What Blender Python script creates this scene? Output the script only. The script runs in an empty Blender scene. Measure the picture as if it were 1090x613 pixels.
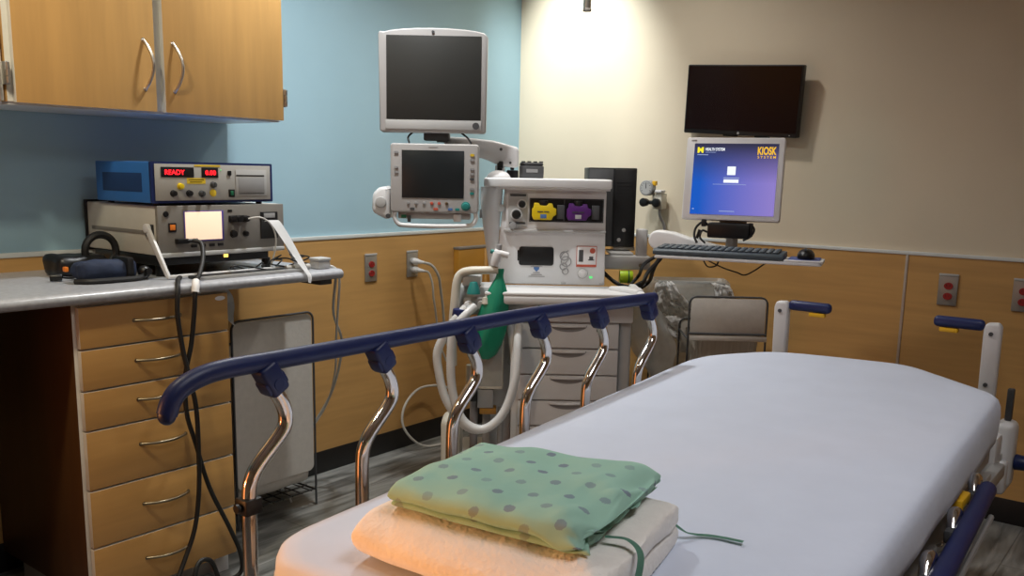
import bpy, bmesh, math, random
from mathutils import Vector, Matrix, noise
random.seed(7)
C = bpy.context.scene.collection
sc = bpy.context.scene
PI = math.pi
def rad(d): return d * PI / 180

# ---------------------------------------------------------------- materials
def mat(name, col, rough=0.5, metal=0.0, n=None, bump=None, spec=None, emit=None, alpha=None, trans=None, coat=None, sheen=None, sss=None):
    m = bpy.data.materials.new(name); m.use_nodes = True
    nt = m.node_tree; b = nt.nodes['Principled BSDF']
    b.inputs['Base Color'].default_value = (*col, 1)
    b.inputs['Roughness'].default_value = rough
    b.inputs['Metallic'].default_value = metal
    if spec is not None: b.inputs['Specular IOR Level'].default_value = spec
    if coat: b.inputs['Coat Weight'].default_value = coat; b.inputs['Coat Roughness'].default_value = 0.1
    if sheen: b.inputs['Sheen Weight'].default_value = sheen
    if alpha is not None: b.inputs['Alpha'].default_value = alpha
    if trans: b.inputs['Transmission Weight'].default_value = trans
    if emit:
        b.inputs['Emission Color'].default_value = (*emit[0], 1); b.inputs['Emission Strength'].default_value = emit[1]
    if n or bump:
        tc = nt.nodes.new('ShaderNodeTexCoord')
    if n:   # (scale xyz, amount, detail)
        mp = nt.nodes.new('ShaderNodeMapping'); mp.inputs['Scale'].default_value = n[0]
        nz = nt.nodes.new('ShaderNodeTexNoise'); nz.inputs['Scale'].default_value = 1; nz.inputs['Detail'].default_value = n[2] if len(n) > 2 else 4
        nt.links.new(tc.outputs['Object'], mp.inputs[0]); nt.links.new(mp.outputs[0], nz.inputs['Vector'])
        rp = nt.nodes.new('ShaderNodeMapRange'); rp.inputs[1].default_value = .25; rp.inputs[2].default_value = .75
        nt.links.new(nz.outputs['Fac'], rp.inputs[0])
        mx = nt.nodes.new('ShaderNodeMix'); mx.data_type = 'RGBA'
        a = n[1]
        mx.inputs[6].default_value = (*[max(0, c * (1 - a)) for c in col], 1)
        mx.inputs[7].default_value = (*[min(1, c * (1 + a)) for c in col], 1)
        nt.links.new(rp.outputs[0], mx.inputs[0]); nt.links.new(mx.outputs[2], b.inputs['Base Color'])
    if bump:  # (scale, strength, distance)
        nb = nt.nodes.new('ShaderNodeTexNoise'); nb.inputs['Scale'].default_value = bump[0]; nb.inputs['Detail'].default_value = 4
        nt.links.new(tc.outputs['Object'], nb.inputs['Vector'])
        bp = nt.nodes.new('ShaderNodeBump'); bp.inputs['Strength'].default_value = bump[1]; bp.inputs['Distance'].default_value = bump[2]
        nt.links.new(nb.outputs['Fac'], bp.inputs['Height']); nt.links.new(bp.outputs[0], b.inputs['Normal'])
    return m
M = {}
M['blue_wall'] = mat('blue_wall_paint', (.36, .55, .645), .6, n=((3, 3, 3), .03), bump=(180, .08, .002))
M['cream_wall'] = mat('cream_wall_paint', (.66, .58, .44), .6, n=((3, 3, 3), .03), bump=(180, .08, .002))
M['ceiling'] = mat('ceiling_white', (.75, .74, .70), .8, n=((8, 8, 8), .04))
M['panel'] = mat('panel_maple', (.50, .285, .098), .42, n=((2.2, 2.2, 30), .13, 6))
M['maple'] = mat('cabinet_maple', (.56, .32, .110), .40, n=((30, 30, 2.5), .10, 6))
M['maple_h'] = mat('drawer_maple', (.52, .29, .092), .40, n=((2.5, 30, 30), .10, 6))
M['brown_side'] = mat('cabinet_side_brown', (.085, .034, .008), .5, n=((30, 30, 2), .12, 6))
M['edge'] = mat('pale_edge_band', (.68, .65, .58), .45, n=((20, 20, 20), .05))
M['black_base'] = mat('black_vinyl_base', (.010, .009, .009), .45, n=((6, 6, 6), .2))
M['trim'] = mat('chair_rail_grey', (.62, .65, .64), .4, n=((9, 9, 9), .05))
M['silver_trim'] = mat('seam_metal', (.42, .38, .33), .4, .5, n=((5, 5, 40), .08))
M['laminate'] = mat('counter_laminate', (.36, .37, .40), .30, n=((60, 60, 60), .18, 3))
M['white'] = mat('white_plastic', (.70, .70, .70), .38, n=((12, 12, 12), .03))
M['white2'] = mat('offwhite_enamel', (.72, .725, .73), .35, n=((12, 12, 12), .04))
M['bezel'] = mat('monitor_bezel_grey', (.40, .39, .38), .4, n=((12, 12, 12), .03))
M['cream'] = mat('aged_cream_plastic', (.62, .59, .50), .4, n=((14, 14, 14), .06))
M['grey'] = mat('grey_plastic', (.30, .30, .30), .45, n=((14, 14, 14), .06))
M['lgrey'] = mat('light_grey_plastic', (.45, .45, .44), .42, n=((14, 14, 14), .05))
M['dgrey'] = mat('dark_grey_plastic', (.06, .062, .065), .5, n=((14, 14, 14), .15))
M['black'] = mat('black_plastic', (.0045, .0045, .005), .42, n=((14, 14, 14), .2))
M['blackrub'] = mat('black_rubber_cable', (.006, .006, .006), .55, n=((20, 20, 20), .3))
M['screen'] = mat('dark_screen', (.030, .030, .027), .5, n=((5, 5, 5), .08), spec=.3)
M['screen_low'] = mat('dark_glass_screen', (.014, .018, .020), .32, n=((5, 5, 5), .08), spec=.4)
M['screen_red'] = mat('dark_red_screen', (.0085, .0012, .001), .22, n=((5, 5, 5), .1), spec=.25)
M['steel'] = mat('brushed_steel', (.62, .60, .56), .32, 1.0, n=((10, 10, 90), .06))
M['chrome'] = mat('chrome_tube', (.72, .70, .68), .09, 1.0, n=((8, 8, 8), .03))
M['brass'] = mat('antique_pull', (.27, .225, .155), .36, 1.0, n=((20, 20, 20), .08))
M['navy'] = mat('navy_rail_plastic', (.009, .020, .100), .42, n=((12, 12, 12), .12), bump=(220, .05, .001))
M['yellow'] = mat('yellow_plastic', (.85, .48, .02), .4, n=((12, 12, 12), .05))
M['blue_case'] = mat('blue_case_enamel', (.030, .155, .48), .40, n=((10, 10, 10), .06))
M['navy_case'] = mat('navy_case_recess', (.010, .040, .14), .5, n=((10, 10, 10), .1))
M['beige_case'] = mat('beige_case_enamel', (.56, .54, .48), .45, n=((16, 16, 16), .05))
M['panel_grey'] = mat('instrument_face_grey', (.40, .385, .355), .45, n=((20, 20, 20), .04))
M['panel_taupe'] = mat('instrument_face_taupe', (.20, .185, .165), .5, n=((20, 20, 20), .05))
M['red_led'] = mat('red_led', (.3, .0, .0), .4, emit=((1, .012, .02), 3.2), n=((9, 9, 9), .02))
M['green_led'] = mat('green_led', (.1, .6, .2), .4, emit=((.15, 1, .25), .6), n=((9, 9, 9), .02))
M['amber'] = mat('amber_switch', (.6, .16, .02), .4, emit=((1, .25, .02), .12), n=((9, 9, 9), .05))
M['amber_led'] = mat('amber_led', (.8, .4, .05), .4, emit=((1, .55, .1), 2.5), n=((9, 9, 9), .05))
M['lcd'] = mat('lit_lcd_peach', (.5, .4, .3), .4, emit=((1.0, .72, .50), .92), n=((1.5, 3, 3), .05))
M['violet'] = mat('lcd_violet_bezel', (.10, .07, .30), .4, n=((9, 9, 9), .05))
M['green'] = mat('green_button', (.01, .13, .06), .4, n=((9, 9, 9), .05))
M['bagg'] = mat('green_latex', (.006, .22, .125), .42, n=((18, 18, 7), .25), bump=(40, .3, .004))
M['teal'] = mat('teal_knob', (.02, .22, .20), .4, n=((9, 9, 9), .05))
M['yel_label'] = mat('yellow_label', (.72, .50, .03), .5, n=((30, 30, 30), .06))
M['vap_y'] = mat('yellow_vaporizer', (.75, .55, .01), .4, n=((16, 16, 16), .08))
M['vap_p'] = mat('purple_vaporizer', (.09, .015, .16), .4, n=((16, 16, 16), .1))
M['red'] = mat('red_outlet', (.28, .012, .012), .45, n=((16, 16, 16), .05))
M['redlab'] = mat('red_label', (.50, .09, .05), .5, n=((16, 16, 16), .05))
M['plate'] = mat('outlet_plate_steel', (.36, .34, .31), .38, .6, n=((16, 60, 16), .06))
M['bluelab'] = mat('blue_mark', (.08, .18, .42), .5, n=((16, 16, 16), .05))
M['hose'] = mat('corrugated_clear_hose', (.80, .81, .80), .32, alpha=.78, n=((25, 25, 25), .06))
M['clear'] = mat('clear_grey_film', (.52, .53, .50), .28, alpha=.42, n=((18, 18, 18), .15), bump=(25, .5, .01))
M['film'] = mat('white_bin_liner', (.95, .94, .91), .30, alpha=.88, n=((14, 14, 14), .10), bump=(34, .9, .02))
M['hampbag'] = mat('hamper_fabric', (.66, .62, .56), .75, n=((40, 40, 40), .05), bump=(90, .15, .003))
M['hampmesh'] = mat('hamper_lower_fabric', (.42, .37, .30), .8, alpha=.8, n=((90, 90, 5), .16))
M['slate'] = mat('slate_keyboard', (.055, .075, .090), .5, n=((80, 80, 80), .15))
M['mousepad'] = mat('blue_mouse_pad', (.05, .08, .26), .6, n=((40, 40, 40), .1))
M['lime'] = mat('lime_cap', (.50, .75, .02), .45, n=((20, 20, 20), .06))
M['paper'] = mat('chart_paper', (.80, .80, .80), .7, n=((30, 30, 30), .03))
M['sheet'] = mat('bed_sheet_cotton', (.63, .69, .82), .85, n=((9, 9, 9), .03), bump=(22, .10, .012), sheen=.2)
M['towel'] = mat('white_blanket_cotton', (.82, .80, .76), .95, n=((40, 40, 40), .04), bump=(120, .35, .006), sheen=.3)
M['denim'] = mat('navy_cuff_cloth', (.012, .022, .055), .8, n=((30, 30, 30), .25), bump=(70, .3, .004))
M['wcord'] = mat('white_cord', (.58, .57, .54), .5, n=((20, 20, 20), .05))
M['gcord'] = mat('grey_cord', (.46, .45, .42), .5, n=((20, 20, 20), .05))
M['amberwood'] = mat('amber_wood_panel', (.40, .19, .025), .35, n=((4, 30, 3), .14))
M['adapter'] = mat('pale_grey_plug_block', (.46, .46, .45), .5, n=((20, 20, 20), .05))

def floor_mat():
    m = bpy.data.materials.new('grey_streaked_vinyl_floor'); m.use_nodes = True
    nt = m.node_tree; b = nt.nodes['Principled BSDF']; L = nt.links.new
    tc = nt.nodes.new('ShaderNodeTexCoord')
    mp = nt.nodes.new('ShaderNodeMapping'); mp.inputs['Scale'].default_value = (2.2, 16, 1)
    nz = nt.nodes.new('ShaderNodeTexNoise'); nz.inputs['Scale'].default_value = 1.6; nz.inputs['Detail'].default_value = 8; nz.inputs['Distortion'].default_value = .6
    rp = nt.nodes.new('ShaderNodeValToRGB')
    e = rp.color_ramp.elements; e[0].position = .32; e[0].color = (.088, .092, .086, 1); e[1].position = .68; e[1].color = (.34, .345, .33, 1)
    L(tc.outputs['Object'], mp.inputs[0]); L(mp.outputs[0], nz.inputs['Vector']); L(nz.outputs['Fac'], rp.inputs[0])
    br = nt.nodes.new('ShaderNodeTexBrick'); br.inputs['Scale'].default_value = 1; br.inputs['Brick Width'].default_value = .92; br.inputs['Row Height'].default_value = .15
    br.inputs['Mortar Size'].default_value = .0022; br.inputs['Color1'].default_value = (1, 1, 1, 1); br.inputs['Color2'].default_value = (.78, .78, .78, 1); br.inputs['Mortar'].default_value = (.45, .45, .45, 1)
    L(tc.outputs['Object'], br.inputs['Vector'])
    mx = nt.nodes.new('ShaderNodeMix'); mx.data_type = 'RGBA'; mx.blend_type = 'MULTIPLY'; mx.inputs[0].default_value = 1
    L(rp.outputs[0], mx.inputs[6]); L(br.outputs['Color'], mx.inputs[7]); L(mx.outputs[2], b.inputs['Base Color'])
    b.inputs['Roughness'].default_value = .36
    return m
M['floor'] = floor_mat()

def gown_mat():
    m = bpy.data.materials.new('green_dotted_gown'); m.use_nodes = True
    nt = m.node_tree; b = nt.nodes['Principled BSDF']; L = nt.links.new
    tc = nt.nodes.new('ShaderNodeTexCoord')
    def math_(op, a, bb=None):
        n = nt.nodes.new('ShaderNodeMath'); n.operation = op
        for i, v in enumerate((a, bb)):
            if v is None: continue
            if isinstance(v, (int, float)): n.inputs[i].default_value = v
            else: L(v, n.inputs[i])
        return n.outputs[0]
    nzw = nt.nodes.new('ShaderNodeTexNoise'); nzw.inputs['Scale'].default_value = 14
    L(tc.outputs['UV'], nzw.inputs['Vector'])
    sp = nt.nodes.new('ShaderNodeSeparateXYZ'); L(tc.outputs['UV'], sp.inputs[0])
    wob = math_('MULTIPLY', math_('SUBTRACT', nzw.outputs['Fac'], .5), .22)
    u = math_('ADD', math_('DIVIDE', sp.outputs[0], .054), wob)
    v = math_('ADD', math_('DIVIDE', sp.outputs[1], .043), wob)
    row = math_('FLOOR', v)
    off = math_('MULTIPLY', math_('MODULO', row, 2.0), .5)
    fu = math_('SUBTRACT', math_('FRACT', math_('ADD', u, off)), .5)
    fv = math_('SUBTRACT', math_('FRACT', v), .5)
    du = math_('MULTIPLY', fu, .054); dv = math_('MULTIPLY', fv, .043)
    d = math_('SQRT', math_('ADD', math_('MULTIPLY', du, du), math_('MULTIPLY', dv, dv)))
    nz = nt.nodes.new('ShaderNodeTexNoise'); nz.inputs['Scale'].default_value = 420
    L(tc.outputs['UV'], nz.inputs['Vector'])
    d2 = math_('ADD', d, math_('MULTIPLY', math_('SUBTRACT', nz.outputs['Fac'], .5), .006))
    dot = math_('LESS_THAN', d2, .0080)
    cell = math_('FRACT', math_('MULTIPLY', math_('SINE', math_('ADD', math_('MULTIPLY', math_('FLOOR', math_('ADD', u, off)), 12.7), math_('MULTIPLY', row, 7.3))), 43.7))
    dotw = math_('MULTIPLY', dot, math_('ADD', math_('MULTIPLY', cell, .5), .4))
    n2 = nt.nodes.new('ShaderNodeTexNoise'); n2.inputs['Scale'].default_value = 9; L(tc.outputs['Object'], n2.inputs['Vector'])
    base = nt.nodes.new('ShaderNodeMix'); base.data_type = 'RGBA'; L(n2.outputs['Fac'], base.inputs[0])
    base.inputs[6].default_value = (.26, .47, .38, 1); base.inputs[7].default_value = (.34, .56, .46, 1)
    mx = nt.nodes.new('ShaderNodeMix'); mx.data_type = 'RGBA'; L(dotw, mx.inputs[0]); L(base.outputs[2], mx.inputs[6])
    mx.inputs[7].default_value = (.16, .19, .26, 1)
    L(mx.outputs[2], b.inputs['Base Color']); b.inputs['Roughness'].default_value = .85
    nb = nt.nodes.new('ShaderNodeTexNoise'); nb.inputs['Scale'].default_value = 26; L(tc.outputs['Object'], nb.inputs['Vector'])
    bp = nt.nodes.new('ShaderNodeBump'); bp.inputs['Strength'].default_value = .25; bp.inputs['Distance'].default_value = .01
    L(nb.outputs['Fac'], bp.inputs['Height']); L(bp.outputs[0], b.inputs['Normal'])
    return m
M['gown'] = gown_mat()
M['gown_tie'] = mat('gown_tie_green', (.15, .33, .25), .8, n=((60, 60, 60), .1))

def kiosk_mat():   # lit blue screen, dark towards its top, violet room reflection painted in rightwards; screen spans local -.147...+.147 by +-.128
    m = bpy.data.materials.new('kiosk_screen_and_reflection'); m.use_nodes = True
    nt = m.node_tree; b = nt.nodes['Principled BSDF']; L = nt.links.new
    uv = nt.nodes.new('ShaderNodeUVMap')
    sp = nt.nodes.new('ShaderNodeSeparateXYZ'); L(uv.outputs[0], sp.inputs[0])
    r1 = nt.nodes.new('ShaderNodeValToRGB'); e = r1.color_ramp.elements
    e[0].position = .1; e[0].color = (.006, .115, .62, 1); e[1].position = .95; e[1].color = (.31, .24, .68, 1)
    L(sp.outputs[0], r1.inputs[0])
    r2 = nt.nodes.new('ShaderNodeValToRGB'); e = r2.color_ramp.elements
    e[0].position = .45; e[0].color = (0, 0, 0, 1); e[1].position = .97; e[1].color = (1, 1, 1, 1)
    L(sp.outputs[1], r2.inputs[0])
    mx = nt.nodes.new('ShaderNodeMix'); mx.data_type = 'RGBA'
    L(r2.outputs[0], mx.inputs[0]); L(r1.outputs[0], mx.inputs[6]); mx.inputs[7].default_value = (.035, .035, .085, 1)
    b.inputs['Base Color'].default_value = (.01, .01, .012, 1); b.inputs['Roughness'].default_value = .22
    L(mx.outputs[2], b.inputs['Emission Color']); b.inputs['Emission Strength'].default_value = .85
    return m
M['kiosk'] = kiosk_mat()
M['kwhite'] = mat('kiosk_white_pixels', (.1, .1, .1), .4, emit=((.9, .95, 1), 1.0), n=((9, 9, 9), .02))
M['kdim'] = mat('kiosk_dim_pixels', (.1, .1, .1), .4, emit=((.35, .45, .75), .8), n=((9, 9, 9), .02))
M['kyellow'] = mat('kiosk_yellow_pixels', (.1, .1, .0), .4, emit=((1.0, .55, .03), .9), n=((9, 9, 9), .02))
M['kmaize'] = mat('kiosk_logo_pixels', (.1, .1, .0), .4, emit=((1.0, .85, .03), .95), n=((9, 9, 9), .02))

# ---------------------------------------------------------------- mesh helpers
def B(): return bmesh.new()
def merge(bm, t, mtx=None):
    if mtx is not None: t.transform(mtx)
    me = bpy.data.meshes.new('_t'); t.to_mesh(me); t.free(); bm.from_mesh(me); bpy.data.meshes.remove(me)
    return bm
def bx(bm, x0, x1, y0, y1, z0, z1, bev=0.0, seg=2, mtx=None):
    t = bmesh.new(); bmesh.ops.create_cube(t, size=1)
    for v in t.verts:
        v.co = Vector(((x0 + x1) / 2 + v.co.x * (x1 - x0), (y0 + y1) / 2 + v.co.y * (y1 - y0), (z0 + z1) / 2 + v.co.z * (z1 - z0)))
    if bev: bmesh.ops.bevel(t, geom=list(t.edges), offset=min(bev, .48 * min(abs(x1 - x0), abs(y1 - y0), abs(z1 - z0))), segments=seg, profile=.5, affect='EDGES')
    return merge(bm, t, mtx)
def cyl(bm, p0, p1, r0, r1=None, n=20, bev=0):
    p0, p1 = Vector(p0), Vector(p1); r1 = r0 if r1 is None else r1
    d = p1 - p0; t = bmesh.new()
    bmesh.ops.create_cone(t, cap_ends=True, segments=n, radius1=r0, radius2=r1, depth=d.length)
    if bev:
        es = [e for e in t.edges if any(len(f.verts) > 4 for f in e.link_faces)]
        bmesh.ops.bevel(t, geom=es, offset=bev, segments=2, profile=.5, affect='EDGES')
    q = Vector((0, 0, 1)).rotation_difference(d.normalized())
    return merge(bm, t, Matrix.Translation((p0 + p1) / 2) @ q.to_matrix().to_4x4())
def sph(bm, c, r, sx=1, sy=1, sz=1, n=16):
    t = bmesh.new(); bmesh.ops.create_uvsphere(t, u_segments=n, v_segments=max(6, n // 2), radius=r)
    return merge(bm, t, Matrix.Translation(c) @ Matrix.Diagonal((sx, sy, sz, 1)))
def spline(pts, k=6, closed=False):
    pts = [Vector(p) for p in pts]; n = len(pts); out = []
    if n < 3 or k <= 1: return pts
    rng = range(n) if closed else range(n - 1)
    for i in rng:
        p1, p2 = pts[i], pts[(i + 1) % n]
        p0 = pts[i - 1] if (i > 0 or closed) else p1 * 2 - p2
        p3 = pts[(i + 2) % n] if (i + 2 < n or closed) else p2 * 2 - p1
        for j in range(k):
            s = j / k
            out.append(.5 * ((2 * p1) + (p2 - p0) * s + (2 * p0 - 5 * p1 + 4 * p2 - p3) * s * s + (3 * p1 - p0 - 3 * p2 + p3) * s ** 3))
    if not closed: out.append(pts[-1])
    return out
def tube(bm, pts, r, n=10, k=6, closed=False, flat=None, rf=None, up=None):
    P = spline(pts, k, closed); N = len(P); rings = []
    T = []
    for i in range(N):
        a = P[i - 1] if (i > 0 or closed) else P[i]; c = P[(i + 1) % N] if (i < N - 1 or closed) else P[i]
        T.append((c - a).normalized())
    u = Vector(up) if up else T[0].orthogonal(); u = (u - T[0] * u.dot(T[0])).normalized()
    for i in range(N):
        u = (u - T[i] * u.dot(T[i])); u = u.normalized() if u.length > 1e-6 else T[i].orthogonal().normalized()
        w = T[i].cross(u); rr = rf(i / max(1, N - 1), i) if rf else r
        ring = []
        for j in range(n):
            a = 2 * PI * j / n; fx, fy = (1, 1) if flat is None else flat
            ring.append(bm.verts.new(P[i] + (u * math.cos(a) * fx + w * math.sin(a) * fy) * rr))
        rings.append(ring)
    m = N if closed else N - 1
    for i in range(m):
        A, D = rings[i], rings[(i + 1) % N]
        for j in range(n): bm.faces.new((A[j], A[(j + 1) % n], D[(j + 1) % n], D[j]))
    if not closed:
        bm.faces.new(list(reversed(rings[0]))); bm.faces.new(rings[-1])
    return bm
def prism(bm, poly, a, b, axis='y', bev=0, seg=2, mtx=None):
    """poly in the two other axes ('y': x,z ; 'x': y,z ; 'z': x,y) extruded from a to b"""
    t = bmesh.new()
    def P(u, v, w): return {'y': (u, w, v), 'x': (w, u, v), 'z': (u, v, w)}[axis]
    A = [t.verts.new(P(u, v, a)) for u, v in poly]; D = [t.verts.new(P(u, v, b)) for u, v in poly]
    n = len(poly)
    t.faces.new(A); t.faces.new(list(reversed(D)))
    for i in range(n): t.faces.new((A[i], D[i], D[(i + 1) % n], A[(i + 1) % n]))
    bmesh.ops.recalc_face_normals(t, faces=list(t.faces))
    if bev:
        es = [e for e in t.edges if e.calc_face_angle(0) > rad(40)]
        bmesh.ops.bevel(t, geom=es, offset=bev, segments=seg, profile=.5, affect='EDGES')
    return merge(bm, t, mtx)
def rrect(x0, x1, z0, z1, r, n=5):
    out = []
    for cx, cz, a0 in ((x1 - r, z1 - r, 0), (x0 + r, z1 - r, 90), (x0 + r, z0 + r, 180), (x1 - r, z0 + r, 270)):
        for i in range(n + 1):
            a = rad(a0 + 90 * i / n); out.append((cx + r * math.cos(a), cz + r * math.sin(a)))
    return out
def lathe(bm, prof, c=(0, 0, 0), n=24, axis='z'):
    rings = []
    def P(r, h, a):
        x, y = r * math.cos(a), r * math.sin(a)
        v = {'z': (x, y, h), 'y': (x, h, y), 'x': (h, x, y)}[axis]
        return Vector(c) + Vector(v)
    t = bmesh.new()
    for r, h in prof: rings.append([t.verts.new(P(max(r, 1e-4), h, 2 * PI * j / n)) for j in range(n)])
    for i in range(len(prof) - 1):
        for j in range(n): t.faces.new((rings[i][j], rings[i][(j + 1) % n], rings[i + 1][(j + 1) % n], rings[i + 1][j]))
    t.faces.new(rings[0]); t.faces.new(rings[-1])
    bmesh.ops.recalc_face_normals(t, faces=list(t.faces))
    return merge(bm, t)
def root_matrix(p):
    while p.parent: p = p.parent
    return Matrix.Translation(p.location) @ p.rotation_euler.to_matrix().to_4x4()
def obj(name, bm, m, parent=None, world=False, loc=None, smooth=True, ang=38, recalc=True):
    """link a bmesh as ONE mesh object. world=True: coordinates given in world space, re-based to the thing's frame"""
    if world and parent is not None: bm.transform(root_matrix(parent).inverted())
    if parent is None and loc is not None: bm.transform(Matrix.Translation(-Vector(loc)))
    if recalc: bmesh.ops.recalc_face_normals(bm, faces=list(bm.faces))
    me = bpy.data.meshes.new(name); bm.to_mesh(me); bm.free()
    o = bpy.data.objects.new(name, me); C.objects.link(o)
    for x in (m if isinstance(m, (list, tuple)) else [m]): me.materials.append(M[x])
    if smooth and len(me.polygons):
        me.polygons.foreach_set('use_smooth', [True] * len(me.polygons)); me.set_sharp_from_angle(angle=rad(ang))
    if parent is not None: o.parent = parent
    elif loc is not None: o.location = loc
    return o
def thing(name, label, cat, loc=(0, 0, 0), rotz=0.0, group=None):
    o = bpy.data.objects.new(name, None); C.objects.link(o); o.empty_display_size = .1
    o.location = loc; o.rotation_euler = (0, 0, rotz); o['label'] = label; o['category'] = cat
    if group: o['group'] = group
    return o
def tag(o, label, cat, group=None):
    o['label'] = label; o['category'] = cat
    if group: o['group'] = group
    return o
def struct(name, bm, m, **k):
    o = obj(name, bm, m, **k); o['kind'] = 'structure'; return o
def text_bm(s, w, h, depth=.0006, bold=0.0):
    """lettering as a bmesh in the XZ plane, centred, scaled to fit w x h, facing -Y"""
    cu = bpy.data.curves.new('_txt', 'FONT'); cu.body = s; cu.align_x = 'CENTER'; cu.align_y = 'CENTER'; cu.extrude = .02; cu.offset = bold
    o = bpy.data.objects.new('_txt', cu); C.objects.link(o)
    bpy.context.view_layer.update()
    me = bpy.data.meshes.new_from_object(o.evaluated_get(bpy.context.evaluated_depsgraph_get()))
    bpy.data.objects.remove(o); bpy.data.curves.remove(cu)
    t = bmesh.new(); t.from_mesh(me); bpy.data.meshes.remove(me)
    xs = [v.co.x for v in t.verts]; ys = [v.co.y for v in t.verts]
    sx = w / (max(xs) - min(xs)); sy = h / (max(ys) - min(ys)); cx = (max(xs) + min(xs)) / 2; cy = (max(ys) + min(ys)) / 2
    for v in t.verts: v.co = Vector(((v.co.x - cx) * sx, -v.co.z / .02 * depth / 2, (v.co.y - cy) * sy))
    return t
def text(bm, s, c, w, h, mtx=None, bold=0.0):
    t = text_bm(s, w, h, bold=bold); m = Matrix.Translation(c)
    return merge(bm, t, (mtx @ m) if mtx is not None else m)
def disp(bm, amp, scale, seed=0, mask=None):
    bm.normal_update()
    for v in bm.verts:
        p = v.co * scale + Vector((seed, seed * 1.7, seed * .3))
        a = amp if mask is None else amp * mask(v.co)
        v.co += v.normal * noise.noise(p) * a
# ---------------------------------------------------------------- the room
RX, RY, RZ = -5.7, -5.2, 2.72
struct('floor', bx(B(), RX, 0, RY, 0, -.1, 0), 'floor')
struct('ceiling', bx(B(), RX, 0, RY, 0, RZ, RZ + .1), 'ceiling')
struct('wall_left', bx(B(), RX, .1, 0, .1, -.1, RZ + .1), 'blue_wall')
struct('wall_right', bx(B(), 0, .1, RY, 0, -.1, RZ + .1), 'cream_wall')
struct('wall_near', bx(B(), RX, .1, RY - .1, RY, -.1, RZ + .1), 'cream_wall')
struct('wall_far', bx(B(), RX - .1, RX, RY - .1, .1, -.1, RZ + .1), 'cream_wall')
# maple panelling up to the chair rail, its capping strip, the seam strip and the black base
struct('trim_1', bx(B(), RX, -.0005, -.012, 0, .10, 1.030), 'panel')
struct('trim_2', bx(B(), -.012, 0, RY, -.0125, .10, 1.030), 'panel')
struct('trim_3', bx(B(), RX, -.0005, -.016, 0, 1.030, 1.046, .002), 'trim')
struct('trim_4', bx(B(), -.016, 0, RY, -.0165, 1.030, 1.044, .002), 'trim')
struct('trim_5', bx(B(), -.0155, -.0005, -2.031, -2.020, .10, 1.030, .001), 'silver_trim')
struct('baseboard_left', bx(B(), RX, -.0005, -.014, 0, 0, .10, .002), 'black_base')
struct('baseboard_right', bx(B(), -.014, 0, RY, -.0145, 0, .10, .002), 'black_base')

# ---------------------------------------------------------------- wall cabinets
def facemat(bm, f):
    bm.normal_update()
    for q in bm.faces: q.material_index = f(q)
    return bm
def front_y(q): return 0 if q.normal.y < -.7 else 1
def wall_cabinet(x0, x1, label, doors, hinges):
    t = thing('wall_cabinet', label, 'cabinet', ((x0 + x1) / 2, 0, 1.50))
    b = bx(B(), x0, x1, -.328, 0, 1.497, 2.42, .001)
    obj('body', facemat(b, lambda q: 1 if q.normal.y < -.7 else 0), ('maple', 'edge'), t, world=True)
    obj('underside_bounce_panel', bx(B(), x0 + .004, x1 - .004, -.322, -.004, 1.489, 1.4965), 'white2', t, world=True)  # made white to stand in for light bounced up off the counter
    for dx0, dx1, hx in doors:
        d = obj('door', facemat(bx(B(), dx0, dx1, -.350, -.330, 1.494, 2.42, .0015), front_y), ('maple', 'edge'), t, world=True)
        h = B(); pts = []
        for i in range(9):
            s = i / 8; pts.append((hx + .012 * math.sin(PI * s), -.351 - .032 * math.sin(PI * s) ** .8, 1.560 + .148 * s))
        tube(h, pts, .0048, 10, 2); cyl(h, pts[0], (pts[0][0], -.3505, pts[0][2]), .0065); cyl(h, pts[-1], (pts[-1][0], -.3505, pts[-1][2]), .0065)
        obj('handle', h, 'steel', d, world=True)
    for hx, s in hinges:
        h = bx(B(), hx - .006, hx + .006, -.352, -.322, 1.541, 1.603, .002)
        for k in range(3): cyl(h, (hx, -.354, 1.545 + k * .019), (hx, -.354, 1.561 + k * .019), .0055, n=12)
        obj('hinge', h, 'steel', t, world=True)
    return t
wall_cabinet(-2.737, -1.806, 'maple wall cabinet with two doors and two bow handles above the instruments', [(-2.722, -2.298, -2.335), (-2.268, -1.811, -2.235)], [(-2.741, -1), (-1.803, 1)])
wall_cabinet(-3.672, -2.746, 'maple wall cabinet cut off by the left edge of the photo', [(-3.668, -3.220, -3.27), (-3.200, -2.764, -3.15)], [])

# ---------------------------------------------------------------- counter and drawers
prof = [(0, .951), (0, .985), (-.60, .985)]
for i in range(7):
    a = rad(90 + 180 * i / 6); prof.append((-.612 + .017 * math.cos(a) * 1.25, .968 + .017 * math.sin(a)))
prof += [(-.60, .951)]
t = thing('counter', 'long grey laminate counter with a rounded front edge under the wall cabinet', 'counter', (-3.2, -.3, .95))
obj('worktop', prism(B(), [(y - .013 if y == 0 else y, z) for y, z in prof], -4.6, -1.79, 'x'), 'laminate', t, world=True)
b = bx(B(), -1.868, -1.816, -.60, -.40, .932, .9505, .002); bx(b, -1.850, -1.834, -.40, -.0135, .935, .9505, .002)
obj('support_bracket', b, 'dgrey', t, world=True)
t = thing('drawer_unit', 'maple six-drawer base unit under the counter, black cables hanging down its front', 'drawers', (-2.47, -.3, 0))
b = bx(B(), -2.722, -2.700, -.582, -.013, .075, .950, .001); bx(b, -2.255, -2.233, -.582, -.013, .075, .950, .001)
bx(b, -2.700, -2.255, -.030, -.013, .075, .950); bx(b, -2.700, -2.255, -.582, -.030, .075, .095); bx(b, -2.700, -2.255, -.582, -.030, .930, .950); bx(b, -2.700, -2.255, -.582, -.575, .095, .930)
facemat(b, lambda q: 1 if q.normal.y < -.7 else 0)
obj('carcass', b, ('brown_side', 'edge'), t, world=True)
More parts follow.
